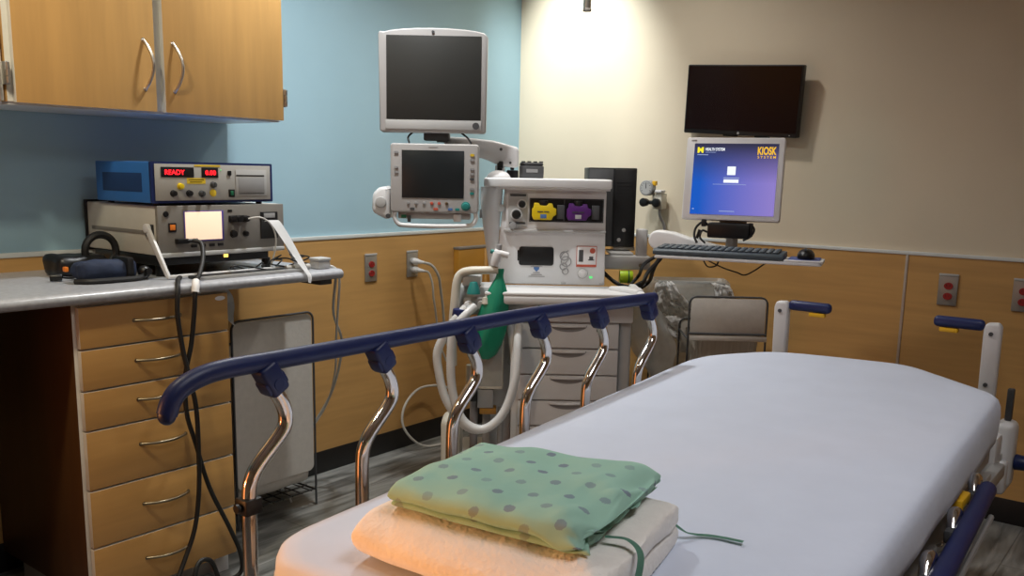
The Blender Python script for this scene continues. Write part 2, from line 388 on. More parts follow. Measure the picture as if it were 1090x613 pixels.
obj('plinth', bx(B(), -2.70, -2.25, -.52, -.10, 0, .0745), 'lgrey', t, world=True)
obj('plinth', bx(B(), -2.285, -2.235, -.545, -.52, 0, .0745, .001), 'white2', t, world=True)
zs = [.944, .822, .704, .589, .414, .241, .077]; pull = [.889, .771, .655, .520, .335, .163]
for i in range(6):
    d = obj('drawer', facemat(bx(B(), -2.712, -2.241, -.602, -.583, zs[i + 1] + .003, zs[i] - .003, .001), front_y), ('maple_h', 'edge'), t, world=True)
    h = B(); pts = [(-2.553 + .146 * s / 8, -.603 - .028 * math.sin(PI * s / 8) ** .8, pull[i]) for s in range(9)]
    tube(h, pts, .0042, 10, 2); cyl(h, pts[0], (pts[0][0], -.6025, pull[i]), .006); cyl(h, pts[-1], (pts[-1][0], -.6025, pull[i]), .006)
    obj('pull', h, 'brass', d, world=True)
    if i == 0:
        s = B(); t2 = bmesh.new(); bmesh.ops.create_cone(t2, cap_ends=True, segments=24, radius1=1, radius2=1, depth=.001)
        merge(s, t2, Matrix.Translation((-2.268, -.6027, .926)) @ Matrix.Rotation(PI / 2, 4, 'X') @ Matrix.Diagonal((.018, .007, 1, 1)))
        so = obj('sticker', s, 'paper', d, world=True); so['label'] = 'small white oval sticker'
# unseen cabinet added to shade the drawer side from the warm lamp; holds counter
t = thing('blocker_cabinet', 'unseen maple cabinet added beyond the knee space to block the warm lamp', 'cabinet', (-3.9, -.3, 0))
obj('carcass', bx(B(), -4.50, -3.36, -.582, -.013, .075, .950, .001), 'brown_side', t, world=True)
obj('plinth', bx(B(), -4.48, -3.38, -.52, -.10, 0, .0745), 'lgrey', t, world=True)
for x0, x1 in ((-4.497, -3.934), (-3.928, -3.363)):
    d = obj('door', facemat(bx(B(), x0, x1, -.602, -.583, .080, .944, .001), front_y), ('maple', 'edge'), t, world=True)
    hx = x1 - .05 if x0 < -4 else x0 + .05; h = B(); pts = [(hx, -.603 - .028 * math.sin(PI * s / 8) ** .8, .74 + .146 * s / 8) for s in range(9)]
    tube(h, pts, .0042, 10, 2); obj('pull', h, 'brass', d, world=True)
# ---------------------------------------------------------------- blue instrument
def frontplane(b, f, m): return b
t = thing('test_instrument', 'blue metal instrument with red digits, stacked on the beige one', 'instrument', (-2.17, -.30, 1.212))
c = bx(B(), -2.392, -1.946, -.442, -.12, 1.2145, 1.340, .004)
obj('case', c, 'blue_case', t, world=True)
b = bx(B(), -2.3935, -2.3915, -.40, -.165, 1.247, 1.305, .0008)
obj('side_recess', b, 'navy_case', t, world=True)
b = prism(B(), rrect(-2.392, -1.946, 1.2145, 1.341, .004), -.452, -.4425, 'y')
obj('front_frame', b, 'navy', t, world=True)
f = obj('front_panel', bx(B(), -2.380, -1.956, -.4545, -.4525, 1.222, 1.334, .0008), 'panel_grey', t, world=True)
def disc(b, x, z, y0, y1, r, n=20): return cyl(b, (x, y0, z), (x, y1, z), r, n=n, bev=min(.001, r * .15))
for x0, x1, s in ((-2.360, -2.247, 'READY'), (-2.219, -2.159, '0.00')):
    d = obj('display', bx(B(), x0, x1, -.4562, -.4547, 1.294, 1.325, .0005), 'black', f, world=True)
    b = B(); w = .068 if s == 'READY' else .038
    text(b, s, ((x0 + x1) / 2 - (.010 if s == 'READY' else -.002), -.4567, 1.309), w, .015, bold=.012)
    o = obj('digits', b, 'red_led', t, world=True, smooth=False); o['label'] = 'red lit digits'
obj('warning_strip', bx(B(), -2.244, -2.150, -.4552, -.4547, 1.3275, 1.3335), 'yel_label', f, world=True)
b = bx(B(), -2.272, -2.206, -.4552, -.4547, 1.274, 1.292)
obj('warning_label', b, 'yel_label', f, world=True)
b = B()
for k in range(2): bx(b, -2.266 + .004 * k, -2.212 - .006 * k, -.4555, -.4553, 1.2855 - .007 * k, 1.2875 - .007 * k)
obj('label_print', b, 'black', t, world=True)
for x, z, m in ((-2.322, 1.244, 'black'), (-2.267, 1.244, 'black'), (-2.223, 1.243, 'dgrey'), (-2.180, 1.271, 'dgrey'), (-2.297, 1.266, 'vap_y')):
    b = B(); disc(b, x, z, -.4547, -.468, .0085); disc(b, x, z, -.4547, -.457, .0105)
    if m == 'dgrey': bx(b, x - .0015, x + .0015, -.470, -.468, z - .008, z + .008)
    o = obj('knob', b, m, f, world=True)
    if m == 'vap_y': o['label'] = 'yellow knob'
obj('knob_scale', disc(B(), -2.180, 1.245, -.4547, -.4555, .012), 'yel_label', f, world=True)
obj('button', bx(B(), -2.124, -2.110, -.4575, -.4547, 1.302, 1.316, .001), 'black', f, world=True)
b = bx(B(), -2.122, -2.099, -.4565, -.4547, 1.231, 1.256, .001); obj('switch_surround', b, 'black', f, world=True)
o = obj('power_switch', bx(B(), -2.116, -2.105, -.4590, -.4566, 1.236, 1.251, .001), 'green', f, world=True); o['label'] = 'green power switch'
obj('indicator', disc(B(), -2.149, 1.318, -.4547, -.456, .002, 10), 'green_led', f, world=True)
p = obj('printer_door', bx(B(), -2.094, -1.972, -.4562, -.4547, 1.235, 1.320, .0008), 'lgrey', f, world=True)
b = bx(B(), -2.092, -1.982, -.4568, -.4563, 1.299, 1.303); bx(b, -2.084, -1.984, -.4568, -.4563, 1.241, 1.243); obj('paper_slot', b, 'black', t, world=True)
obj('printer_flap', bx(B(), -2.084, -1.982, -.4572, -.4563, 1.244, 1.296, .0006), 'grey', t, world=True)
b = B()
for x in (-2.36, -1.98):
    for y in (-.42, -.15): cyl(b, (x, y, 1.2065), (x, y, 1.2146), .010, n=12)
obj('foot', b, 'black', t, world=True)

# ---------------------------------------------------------------- beige instrument
t = thing('monitor_recorder', 'beige instrument with a peach screen and a paper chart slot, under the blue one', 'instrument', (-2.13, -.25, .985))
obj('case', bx(B(), -2.378, -1.904, -.440, -.02, 1.052, 1.2060, .005), 'beige_case', t, world=True)
b = bx(B(), -2.380, -2.3785, -.425, -.05, 1.116, 1.128, .0005); obj('side_groove', b, 'panel_taupe', t, world=True)
b = bx(B(), -2.381, -2.3785, -.432, -.385, 1.110, 1.148, .0005); obj('pivot_plate', b, 'black', t, world=True)
f = obj('front_panel', bx(B(), -2.378, -1.904, -.455, -.4405, 1.052, 1.206, .003), 'panel_taupe', t, world=True)
obj('rear_bumper', bx(B(), -2.386, -1.896, -.02, -.016, 1.045, 1.212, .001), 'black', t, world=True)
s = obj('screen_bezel', bx(B(), -2.290, -2.146, -.4575, -.4552, 1.092, 1.189, .001), 'violet', f, world=True)
o = obj('screen', bx(B(), -2.286, -2.154, -.4583, -.4576, 1.097, 1.186, .0003), 'lcd', t, world=True); o['label'] = 'lit peach screen'
for x in (-2.258, -2.227, -2.193, -2.161): obj('soft_key', bx(B(), x - .010, x + .010, -.460, -.4552, 1.074, 1.084, .0015), 'black', f, world=True)
b = B(); disc(b, -2.351, 1.181, -.4552, -.459, .009); o = obj('jack', b, 'black', f, world=True)
obj('switch_frame', bx(B(), -2.344, -2.317, -.4575, -.4552, 1.125, 1.153, .001), 'black', f, world=True)
o = obj('rocker_switch', bx(B(), -2.339, -2.322, -.4605, -.4576, 1.131, 1.148, .001), 'amber', f, world=True); o['label'] = 'orange lit rocker switch'
for x, z, r in ((-2.111, 1.111, .013), (-2.064, 1.110, .010)): obj('knob', disc(disc(B(), x, z, -.4552, -.469, r * .8), x, z, -.4552, -.458, r), 'black', f, world=True)
b = B()
for x in (-2.115, -2.091, -2.064): disc(b, x, 1.160, -.4552, -.475, .010); 
bx(b, -2.126, -2.056, -.4575, -.4552, 1.149, 1.171, .001)
obj('connector_block', b, 'black', f, world=True)
b = bx(B(), -2.128, -2.112, -.456, -.4552, 1.184, 1.190); obj('name_badge', b, 'black', f, world=True)
p = obj('chart_printer', bx(B(), -2.002, -1.932, -.459, -.4552, 1.090, 1.180, .001), 'black', f, world=True)
obj('printer_window', bx(B(), -1.990, -1.944, -.4605, -.4592, 1.160, 1.176, .0005), 'grey', t, world=True)
obj('lower_lip', bx(B(), -2.376, -1.906, -.460, -.440, 1.046, 1.060, .003), 'lgrey', t, world=True)
b = bx(B(), -2.375, -1.96, -.44, -.05, 1.020, 1.0515, .003); obj('underside', b, 'black', t, world=True)
for x in (-2.35, -1.95):
    for y in (-.41, -.08): obj('foot', cyl(B(), (x, y, .9852), (x, y, 1.0205), .015, n=14), 'black', t, world=True)
# bail handle: pale arms from the side pivots down to a bar standing on the counter
b = prism(B(), [(-.415, 1.148), (-.400, 1.128), (-.508, .990), (-.522, .998)], -2.392, -2.3825, 'x', .002)
cyl(b, (-2.3945, -.408, 1.136), (-2.3815, -.408, 1.136), .014, bev=.001)
prism(b, [(-.415, 1.148), (-.400, 1.128), (-.508, .990), (-.522, .998)], -1.8995, -1.890, 'x', .002)
bx(b, -2.392, -1.890, -.522, -.508, .988, .998, .002)
o = obj('bail_handle', b, 'white', t, world=True); o['label'] = 'pale folding bail handle'
o = obj('status_light', bx(B(), -2.140, -2.124, -.4435, -.4405, 1.034, 1.044, .001), 'amber_led', t, world=True); o['label'] = 'small lit amber lamp'

b = B()   # chart paper curling out of the printer and over the counter edge
pp = spline([(-1.968, -.4605, 1.148), (-1.967, -.485, 1.150), (-1.955, -.520, 1.105), (-1.945, -.565, 1.045), (-1.945, -.610, 1.000), (-1.955, -.650, .975), (-1.967, -.665, .955)], 6)
rows = []
for i, p in enumerate(pp):
    s = i / (len(pp) - 1); w = .024 - .014 * max(0, s - .35) / .65; tw = .5 * s
    d = Vector((math.cos(tw), math.sin(tw) * .8, -.25 * s)) * w
    rows.append((b.verts.new(p - d), b.verts.new(p + d)))
for a, c in zip(rows, rows[1:]): b.faces.new((a[0], a[1], c[1], c[0]))
bmesh.ops.solidify(b, geom=list(b.faces), thickness=.0006)
tag(obj('paper_strip', b, 'paper', loc=(-1.967, -.46, 1.15)), 'strip of white chart paper hanging out of the beige instrument over the counter edge', 'paper')

def cable(name, pts, r, m, label, cat='cable', k=6, group=None, n=8):
    o = obj(name, tube(B(), pts, r, n, k), m, loc=pts[0]); return tag(o, label, cat, group)
cable('lead_wire', [(-2.064, -.476, 1.160), (-2.035, -.500, 1.165), (-2.00, -.505, 1.145), (-1.975, -.500, 1.105), (-1.972, -.495, 1.06), (-1.985, -.49, 1.01), (-2.00, -.50, .99)], .0028, 'wcord', 'thin white lead plugged into the front of the beige instrument', 'wire')
# two heavy black cables
t = thing('black_cable', 'thick black cable from the beige instrument front, white tag on it, down the drawers', 'cable', (-2.32, -.46, 1.096))
obj('plug', cyl(bx(B(), -2.325, -2.285, -.478, -.4555, 1.088, 1.104, .003), (-2.30, -.47, 1.096), (-2.26, -.482, 1.098), .0065), 'black', t, world=True)
obj('lead', tube(B(), [(-2.275, -.480, 1.098), (-2.262, -.505, 1.088), (-2.285, -.545, 1.045), (-2.335, -.600, 1.004), (-2.375, -.642, .990), (-2.390, -.660, .955), (-2.395, -.657, .89), (-2.408, -.655, .80), (-2.428, -.652, .715), (-2.430, -.652, .60), (-2.405, -.652, .50), (-2.365, -.652, .35), (-2.30, -.652, .20), (-2.262, -.652, .10), (-2.255, -.645, .030), (-2.30, -.64, .010), (-2.36, -.66, .010)], .0072, 10), 'blackrub', t, world=True)
o = obj('cable_tag', tube(B(), [(-2.372, -.639, .991), (-2.382, -.652, .978), (-2.389, -.659, .960)], .0115, 10), 'paper', t, world=True); o['label'] = 'white tag wrapped round the cable'
cable('black_cable', [(-2.36, -.535, .992), (-2.395, -.58, .9925), (-2.42, -.62, .991), (-2.438, -.648, .97), (-2.447, -.655, .90), (-2.440, -.662, .80), (-2.430, -.672, .72), (-2.412, -.674, .62), (-2.408, -.672, .50), (-2.408, -.665, .36), (-2.425, -.662, .24), (-2.465, -.665, .15), (-2.52, -.68, .07), (-2.58, -.70, .012), (-2.64, -.74, .011)], .0072, 'blackrub', 'thick black cable dropping from the counter beside the bail handle, straight down the drawers', 'cable')
cable('black_cable', [(-2.50, -.76, .011), (-2.47, -.71, .012), (-2.445, -.675, .06), (-2.425, -.660, .105), (-2.400, -.655, .120), (-2.370, -.655, .105), (-2.355, -.66, .06), (-2.352, -.68, .012), (-2.37, -.73, .011)], .0075, 'blackrub', 'short loop of black cable at the floor by the bottom drawer', 'cable')
# tangle under the instrument
rr = random.Random(3)
for i in range(5):
    x = -2.12 + i * .055; pts = [(x, -.47, .992)]
    for j in range(4): pts.append((x + rr.uniform(-.05, .06), -.46 - rr.uniform(0, .07), .993 + rr.uniform(.0, .045)))
    pts.append((x + .09, -.49 - rr.uniform(0, .04), .9915))
    cable('thin_cable', pts, .0026, 'blackrub', 'thin black wire in the tangle on the counter under the beige instrument', 'wire', group='tangled wires under the beige instrument')
t = thing('black_tray', 'flat black tray lying on the counter in front of the beige instrument', 'tray', (-2.12, -.50, .985))
obj('base', bx(B(), -2.33, -1.925, -.592, -.529, .9855, .995, .003), 'black', t, world=True)
o = obj('front_edge', bx(B(), -2.33, -1.925, -.5965, -.5925, .9855, .9965, .001), 'lgrey', t, world=True)
# plug adapters at the end of the counter
t = thing('plug_adapter', 'pale grey plug block lying at the right end of the counter', 'adapter', (-1.84, -.56, .985))
b = bx(B(), -1.865, -1.812, -.590, -.540, .9855, 1.012, .004); obj('body', b, 'adapter', t, world=True)
obj('lid', bx(B(), -1.867, -1.810, -.592, -.538, 1.0125, 1.024, .004), 'lgrey', t, world=True)
b = B()
for k in range(4):
    cyl(b, (-1.905 - .025 * k, -.565 + .006 * (k % 2), .996), (-1.886 - .025 * k, -.563, .996), .010, n=12)
tag(obj('plug_row', b, 'gcord', loc=(-1.93, -.565, .986)), 'grey connectors lying in a line beside the plug block on the counter', 'connector')
# things at the left of the instruments
def softbox(x0, x1, y0, y1, z0, z1, bev, amp, sc_, seed=0, cuts=5):
    b = bx(B(), x0, x1, y0, y1, z0, z1, bev, 3)
    bmesh.ops.subdivide_edges(b, edges=[e for e in b.edges if e.calc_length() > .02], cuts=cuts, use_grid_fill=True)
    disp(b, amp, sc_, seed); return b
t = thing('pressure_cuff', 'folded navy cloth cuff lying on the counter left of the beige instrument', 'cuff', (-2.53, -.42, .985))
b = softbox(-2.625, -2.450, -.46, -.38, .992, 1.048, .024, .010, 26, 3); 
obj('cloth', b, 'denim', t, world=True)
b = bx(B(), -2.490, -2.466, -.468, -.372, .989, 1.056, .008); obj('strap', b, 'black', t, world=True)
b = tube(B(), [(-2.635, -.435, .992), (-2.60, -.475, .994), (-2.53, -.482, .994), (-2.47, -.482, .994), (-2.435, -.465, .998)], .008, 8); obj('hose', b, 'blackrub', t, world=True)
b = B(); sph(b, (-2.430, -.455, 1.008), .020, 1, 1, 1); cyl(b, (-2.43, -.468, 1.010), (-2.43, -.484, 1.012), .010); obj('valve', b, 'black', t, world=True)
t = thing('black_case', 'black soft case against the wall behind the navy cuff', 'case', (-2.55, -.22, .985))
obj('body', softbox(-2.60, -2.44, -.27, -.15, .986, 1.050, .02, .007, 22, 8), 'black', t, world=True)
obj('clip', bx(B(), -2.592, -2.580, -.290, -.272, 1.005, 1.020, .003), 'amber', t, world=True)['label'] = 'small orange clip'
tag(obj('black_plug', tube(cyl(B(), (-2.66, -.335, .998), (-2.63, -.350, .998), .011, bev=.002), [(-2.63, -.35, .998), (-2.60, -.345, .993), (-2.57, -.31, .992)], .004), 'black', loc=(-2.64, -.34, .986)), 'small black plug lying on the counter at the left tip of the navy cuff', 'plug')
# coil behind
t = obj('cable_coil', tube(B(), [(-2.455 + .05 * math.cos(a), -.245, 1.06 + .05 * math.sin(a)) for a in [i * PI / 6 for i in range(12)]], .012, 8, 3, closed=True), 'blackrub', loc=(-2.455, -.245, .99))
bm = bmesh.new(); bm.from_mesh(t.data); bm.to_mesh(t.data); bm.free()
tag(t, 'upright coil of thick black cable against the left side of the beige instrument', 'cable')

# ---------------------------------------------------------------- outlets
def outlet(x, y, z, side, label, red=True, plugs=False):
    t = thing('wall_outlet', label, 'outlet', (x, y, z), 0 if side == 'left' else -PI / 2)
    # local frame: x across, -y into the room
    obj('cover_plate', bx(B(), -.036, .036, -.0075, -.0015, -.060, .057, .002), 'plate', t)
    obj('top_lip', bx(B(), -.036, .036, -.0095, -.0015, .0575, .066, .001), 'lgrey', t)
    for k in (-1, 1):
        b = B(); t2 = bmesh.new(); bmesh.ops.create_cone(t2, cap_ends=True, segments=20, radius1=.0175, radius2=.0165, depth=.004)
        merge(b, t2, Matrix.Translation((.002, -.0095, k * .0205 - .003)) @ Matrix.Rotation(PI / 2, 4, 'X') @ Matrix.Diagonal((1, .82, 1, 1)))
        o = obj('socket', b, 'red' if red else 'lgrey', t)
        s = B()
        for q in (-.006, .006): bx(s, q + .0012, q + .0028, -.0121, -.0117, k * .0205 - .004, k * .0205 + .004)
        obj('slot', s, 'black', o)
    return t
outlet(-1.091, -.012, .890, 'left', 'red-socketed steel outlet on the maple panelling right of the counter end')
outlet(-.826, -.012, .890, 'left', 'steel outlet with two white plugs in it on the panelling behind the cords', False)
outlet(-.012, -2.190, .900, 'right', 'red-socketed steel outlet right of the metal seam strip')
outlet(-.012, -2.455, .903, 'right', 'red-socketed steel outlet cut by the right edge of the photo')
for k, dz in ((0, .018), (1, -.022)):
    t = thing('power_plug', ('upper' if k == 0 else 'lower') + ' white plug and cord in the steel outlet left of the anaesthesia machine', 'plug', (-.826, -.025, .890 + dz))
    b = cyl(B(), (-.822, -.0265, .887 + dz), (-.822, -.050, .887 + dz), .0165, .014, bev=.002); cyl(b, (-.822, -.049, .887 + dz), (-.815, -.085, .885 + dz), .012, .006)
    obj('body', b, 'white', t, world=True)
    if k == 0: pts = [(-.816, -.080, .903), (-.795, -.115, .890), (-.765, -.13, .84), (-.74, -.12, .78), (-.715, -.11, .70), (-.69, -.10, .60), (-.66, -.09, .50), (-.60, -.09, .40)]
    else: pts = [(-.816, -.080, .862), (-.80, -.10, .855), (-.785, -.11, .80), (-.778, -.11, .74), (-.755, -.10, .68), (-.72, -.08, .60), (-.69, -.07, .50), (-.64, -.07, .40)]
    obj('cord', tube(B(), pts, .0065 if k == 0 else .005, 8), 'gcord' if k == 0 else 'wcord', t, world=True)
cable('white_cord', [(-1.80, -.56, .993), (-1.785, -.585, .980), (-1.775, -.57, .93), (-1.70, -.47, .80), (-1.60, -.40, .66), (-1.55, -.28, .45), (-1.58, -.18, .28), (-1.64, -.14, .18), (-1.69, -.12, .10), (-1.70, -.11, .02), (-1.68, -.13, .008)], .005, 'gcord', 'grey cord falling from the right end of the counter to the floor', 'cord')
cable('white_cord', [(-1.79, -.575, .985), (-1.765, -.58, .95), (-1.72, -.52, .84), (-1.63, -.40, .68), (-1.535, -.28, .52), (-1.50, -.18, .36), (-1.57, -.12, .22), (-1.67, -.10, .13), (-1.72, -.10, .10), (-1.70, -.15, .05), (-1.72, -.22, .008)], .0042, 'wcord', 'thinner white cord looping in front of the panelling beside the grey cord', 'cord')
cable('floor_cord', [(-.62, -.10, .26), (-.70, -.06, .285), (-.82, -.05, .285), (-.92, -.06, .225), (-.945, -.07, .14), (-.90, -.09, .06), (-.82, -.11, .010), (-.70, -.14, .008), (-.58, -.18, .008)], .006, 'wcord', 'white cord looping from the machine base against the panelling to the floor', 'cord')

# amber wood panel on the wall behind the machine
t = thing('wall_box', 'shallow amber wood box on the panelling just left of the anaesthesia machine', 'box', (-.40, 0, .75))
b = bx(B(), -.530, -.270, -.050, -.0125, .520, .945, .003); obj('body', b, 'amberwood', t, world=True)
obj('top_edge', bx(B(), -.532, -.268, -.052, -.0125, .9455, .957, .001), 'panel_taupe', t, world=True)
obj('side_strip', bx(B(), -.335, -.315, -.0535, -.0505, .525, .940, .001), 'maple', t, world=True)
# ceiling-hung tube
t = thing('ceiling_tube', 'end of a steel tube hanging from the ceiling before the bright patch of wall', 'tube', (-.569, -.795, RZ))
b = cyl(B(), (-.569, -.795, 2.012), (-.569, -.795, RZ - .0005), .0165, n=24); obj('tube', b, 'steel', t, world=True)
obj('end_cap', cyl(B(), (-.569, -.795, 2.004), (-.569, -.795, 2.016), .0178, n=24, bev=.002), 'panel_taupe', t, world=True)
obj('ceiling_flange', cyl(B(), (-.569, -.795, RZ - .012), (-.569, -.795, RZ - .0005), .045, n=24), 'steel', t, world=True)
# ---------------------------------------------------------------- anaesthesia machine (local frame: x across its front, y away from the bed, z up)
CAMX, CAMY, CAMZ, YAW = -3.8924, -3.0378, 1.3278, .6662
FH = Vector((math.cos(YAW), math.sin(YAW), 0)); RH = Vector((math.sin(YAW), -math.cos(YAW), 0))
MO = Vector((CAMX, CAMY, 0)) + FH * 3.5
am = thing('anaesthesia_machine', 'white anaesthesia machine with drawers, yellow and purple vaporizers and two screens', 'machine', MO, YAW - PI / 2)
obj('cabinet', bx(bx(B(), .000, .412, -.068, .50, .135, .832, .006), -.11, .0, .02, .50, .135, .80, .01), 'white2', am)
obj('side_column', bx(bx(B(), .4125, .462, -.060, .48, .135, .826, .010), .418, .455, -.064, -.058, .16, .80, .002), 'lgrey', am)
obj('fascia', bx(B(), -.02, .462, -.090, -.0685, .768, .832, .006), 'white', am)
o = obj('emblem', prism(B(), rrect(.096, .130, .816, .836, .0095, 6), -.0925, -.0905, 'y'), 'green', am); o['label'] = 'small green oval emblem'
zz = [.764, .664, .560, .458, .355, .150]
for i in range(5):
    d = obj('drawer', bx(B(), .026, .410, -.088, -.0685, zz[i + 1] + .003, zz[i] - .003, .004), 'white2', am)
    arc = [(.218 + .070 * math.cos(a), zz[i] - .008 + .026 * math.sin(a)) for a in [PI + PI * k / 14 for k in range(15)]]
    obj('grip_recess', prism(B(), arc, -.0895, -.0882, 'y'), 'grey', d)
    b = tube(B(), [(.150 + .0095 * k, -.092 - .010 * math.sin(PI * k / 14), zz[i] - .010) for k in range(15)], .005, 8, 1); obj('pull', b, 'white', d)
    if i == 0: obj('lock', cyl(cyl(B(), (.333, -.0875, .740), (.333, -.092, .740), .010), (.333, -.092, .740), (.333, -.094, .740), .006), 'dgrey', d)
wt = obj('worktop', bx(B(), -.105, .500, -.170, .152, .842, .880, .012, 3), 'white', am)
b = bx(B(), -.105, .500, -.170, -.140, .875, .890, .007); bx(b, .470, .500, -.16, .15, .875, .892, .007)
prism(b, [(.375, .03), (.440, .05), (.500, .00), (.500, -.06), (.47, -.10), (.44, -.05)], .878, .896, 'z', .006)
obj('worktop_rim', b, 'white', wt)
b = bx(B(), -.22, .47, -.06, .50, .095, .134, .015); obj('base', b, 'lgrey', am)
for x in (-.18, .42):
    for y in (0.0, .44):
        b = B()
        for s in (-.016, .016): lathe(b, [(.010, -.010), (.040, -.010), (.044, -.006), (.044, .006), (.040, .010), (.010, .010)], (x + s, y, .0445), 20, 'x')
        cyl(b, (x, y, .045), (x, y, .095), .012); cyl(b, (x - .03, y, .0445), (x + .03, y, .0445), .006)
        obj('caster', b, 'dgrey', am)
b = bx(B(), -.272, -.190, -.105, .04, .012, .385, .034, 4); obj('foot_cover', b, 'cream', am)
obj('foot_link', bx(B(), -.215, .02, -.04, .06, .10, .133, .006), 'lgrey', am)
# upper box
obj('upper_body', prism(B(), [(-.072, .882), (.372, .882), (.366, 1.266), (-.040, 1.266), (-.056, 1.10)], .150, .36, 'y', .006), 'white2', am)
obj('top_slab', prism(bx(B(), -.122, .384, .100, .385, 1.270, 1.307, .007, 3), rrect(-.075, .378, 1.262, 1.272, .003), .112, .38, 'y'), 'white', am)
fa = obj('upper_fascia', prism(B(), rrect(-.034, .366, 1.104, 1.262, .008), .136, .1495, 'y', .002), 'white', am)
obj('fascia_lip', bx(B(), -.040, .368, .126, .150, 1.094, 1.106, .004), 'lgrey', am)
bay = obj('vaporizer_bay', prism(B(), rrect(.064, .352, 1.140, 1.227, .004), .1335, .1358, 'y'), 'black', fa)
b = B(); [bx(b, x0, x1, .131, .1336, z0, z1, .0006) for x0, x1, z0, z1 in ((.060, .356, 1.226, 1.230), (.060, .356, 1.136, 1.140), (.060, .064, 1.136, 1.23), (.352, .356, 1.136, 1.23), (.1965, .2005, 1.14, 1.227))]
obj('bay_frame', b, 'dgrey', fa)
for x0, m, nm in ((.076, 'vap_y', 'yellow'), (.214, 'vap_p', 'purple')):
    b = B(); x1 = x0 + .078; cx = (x0 + x1) / 2
    prism(b, [(x0, 1.146), (x1 - .006, 1.146), (x1, 1.160), (x1 + .012, 1.166), (x1 + .012, 1.190), (x1, 1.194), (x1 - .004, 1.210), (x1 - .020, 1.210), (x1 - .026, 1.202), (x0 + .026, 1.202), (x0 + .020, 1.212), (x0 + .002, 1.212), (x0, 1.194), (x0 - .006, 1.188), (x0 - .006, 1.160)], .098, .1334, 'y', .003)
    v = obj('vaporizer', b, m, am); v['label'] = nm + ' vaporizer'
    b = cyl(B(), (cx, .115, 1.203), (cx, .115, 1.222), .018, n=16, bev=.002); obj('dial', b, 'black', v)
    obj('fill_port', bx(B(), cx - .012, cx + .012, .0965, .0979, 1.152, 1.168, .0005), 'bluelab' if nm == 'yellow' else 'lgrey', v)
    b = bx(B(), cx - .024, cx - .002, .0965, .0979, 1.176, 1.180); bx(b, cx + .002, cx + .022, .0965, .0979, 1.176, 1.180); obj('print', b, 'dgrey', v)
    b = bx(B(), x1 + .016, x1 + .046, .112, .1334, 1.150, 1.205, .003); obj('mount_block', b, 'dgrey', v)
cb = obj('suction_control', prism(B(), rrect(-.024, .052, 1.116, 1.248, .006), .1325, .1358, 'y', .001), 'lgrey', fa)
b = bx(B(), -.018, .046, .1305, .1324, 1.236, 1.245, .0008); bx(b, -.020, .044, .1305, .1324, 1.126, 1.134, .0008); obj('control_bar', b, 'dgrey', cb)
for x, z, r in ((.008, 1.164, .019), (.030, 1.205, .015)):
    k = obj('control_knob', cyl(B(), (x, .1324, z), (x, .108, z), r, r * .85, bev=.002), 'black', cb)
    obj('knob_ring', lathe(B(), [(r, 0), (r + .005, 0), (r + .005, .003), (r, .003)], (x, .1293, z), 24, 'y'), 'white', cb)
obj('port', cyl(B(), (-.004, .1324, 1.120), (-.004, .110, 1.120), .014, bev=.002), 'grey', cb)
wn = obj('flow_window', prism(B(), rrect(.022, .162, .960, 1.035, .010), .1465, .1495, 'y', .001), 'black', am)
obj('window_tab', bx(B(), .016, .0215, .1465, .1495, .978, 1.020, .001), 'black', am)
b = prism(B(), [(.094 + .011, .953), (.094 - .011, .953), (.094 - .011, .945), (.094, .934), (.094 + .011, .945)], .1488, .1497, 'y'); o = obj('shield_mark', b, 'bluelab', am); o['label'] = 'small blue shield mark'
b = bx(B(), .070, .118, .1488, .1497, .9545, .9562); bx(b, .080, .108, .1488, .1497, .929, .932); bx(b, .072, .116, .1488, .1497, .921, .924); bx(b, .062, .128, .1488, .1497, .914, .9165); obj('mark_print', b, 'grey', am)
lb = obj('instruction_label', bx(B(), .254, .336, .1485, .1496, .957, 1.042, .0004), 'paper', am)
o = obj('label_band', bx(B(), .254, .336, .1478, .1484, .957, .967), 'redlab', lb); o['label'] = 'red lower band'
b = B(); [bx(b, *q) for q in ((.254, .2565, .1478, .1484, .967, 1.042), (.3335, .336, .1478, .1484, .967, 1.042), (.254, .336, .1478, .1484, 1.0395, 1.042))]; obj('label_border', b, 'redlab', lb)
b = bx(B(), .264, .282, .1478, .1484, .978, 1.026); bx(b, .302, .326, .1478, .1484, .984, .988); bx(b, .306, .322, .1478, .1484, .988, 1.000); obj('label_picture', b, 'dgrey', lb)
o = obj('label_stamp', prism(B(), rrect(.308, .330, 1.012, 1.034, .010), .1478, .1484, 'y'), 'redlab', lb)
b = B()   # grey line drawing on the face
for cx, cz, r in ((.205, 1.000, .017), (.213, .978, .020), (.203, .958, .014), (.211, .938, .012)):
    tube(b, [(cx + r * math.cos(a), .1492, cz + r * math.sin(a)) for a in [k * PI / 5 for k in range(10)]], .0022, 6, 2, closed=True)
tube(b, [(.190, .1492, .990), (.200, .1492, 1.01), (.222, .1492, 1.022)], .002, 6); tube(b, [(.19, .1492, .965), (.21, .1492, .972), (.225, .1492, .99)], .002, 6)
obj('face_drawing', b, 'grey', am)
b = cyl(B(), (.281, .1495, .931), (.281, .144, .931), .021, n=28, bev=.001); kb = obj('gauge_rim', b, 'lgrey', am)
obj('gauge_button', cyl(cyl(B(), (.281, .144, .931), (.281, .137, .931), .013, bev=.001), (.281, .1438, .931), (.281, .143, .931), .018), 'white', kb)
obj('power_light', prism(B(), rrect(.309, .322, .911, .920, .003), .1475, .1495, 'y'), 'green_led', am)
b = B(); [bx(b, x, x + .02, .146, .1498, .886, .893, .001) for x in (-.058, .195, .350)]; obj('lower_clip', b, 'lgrey', am)
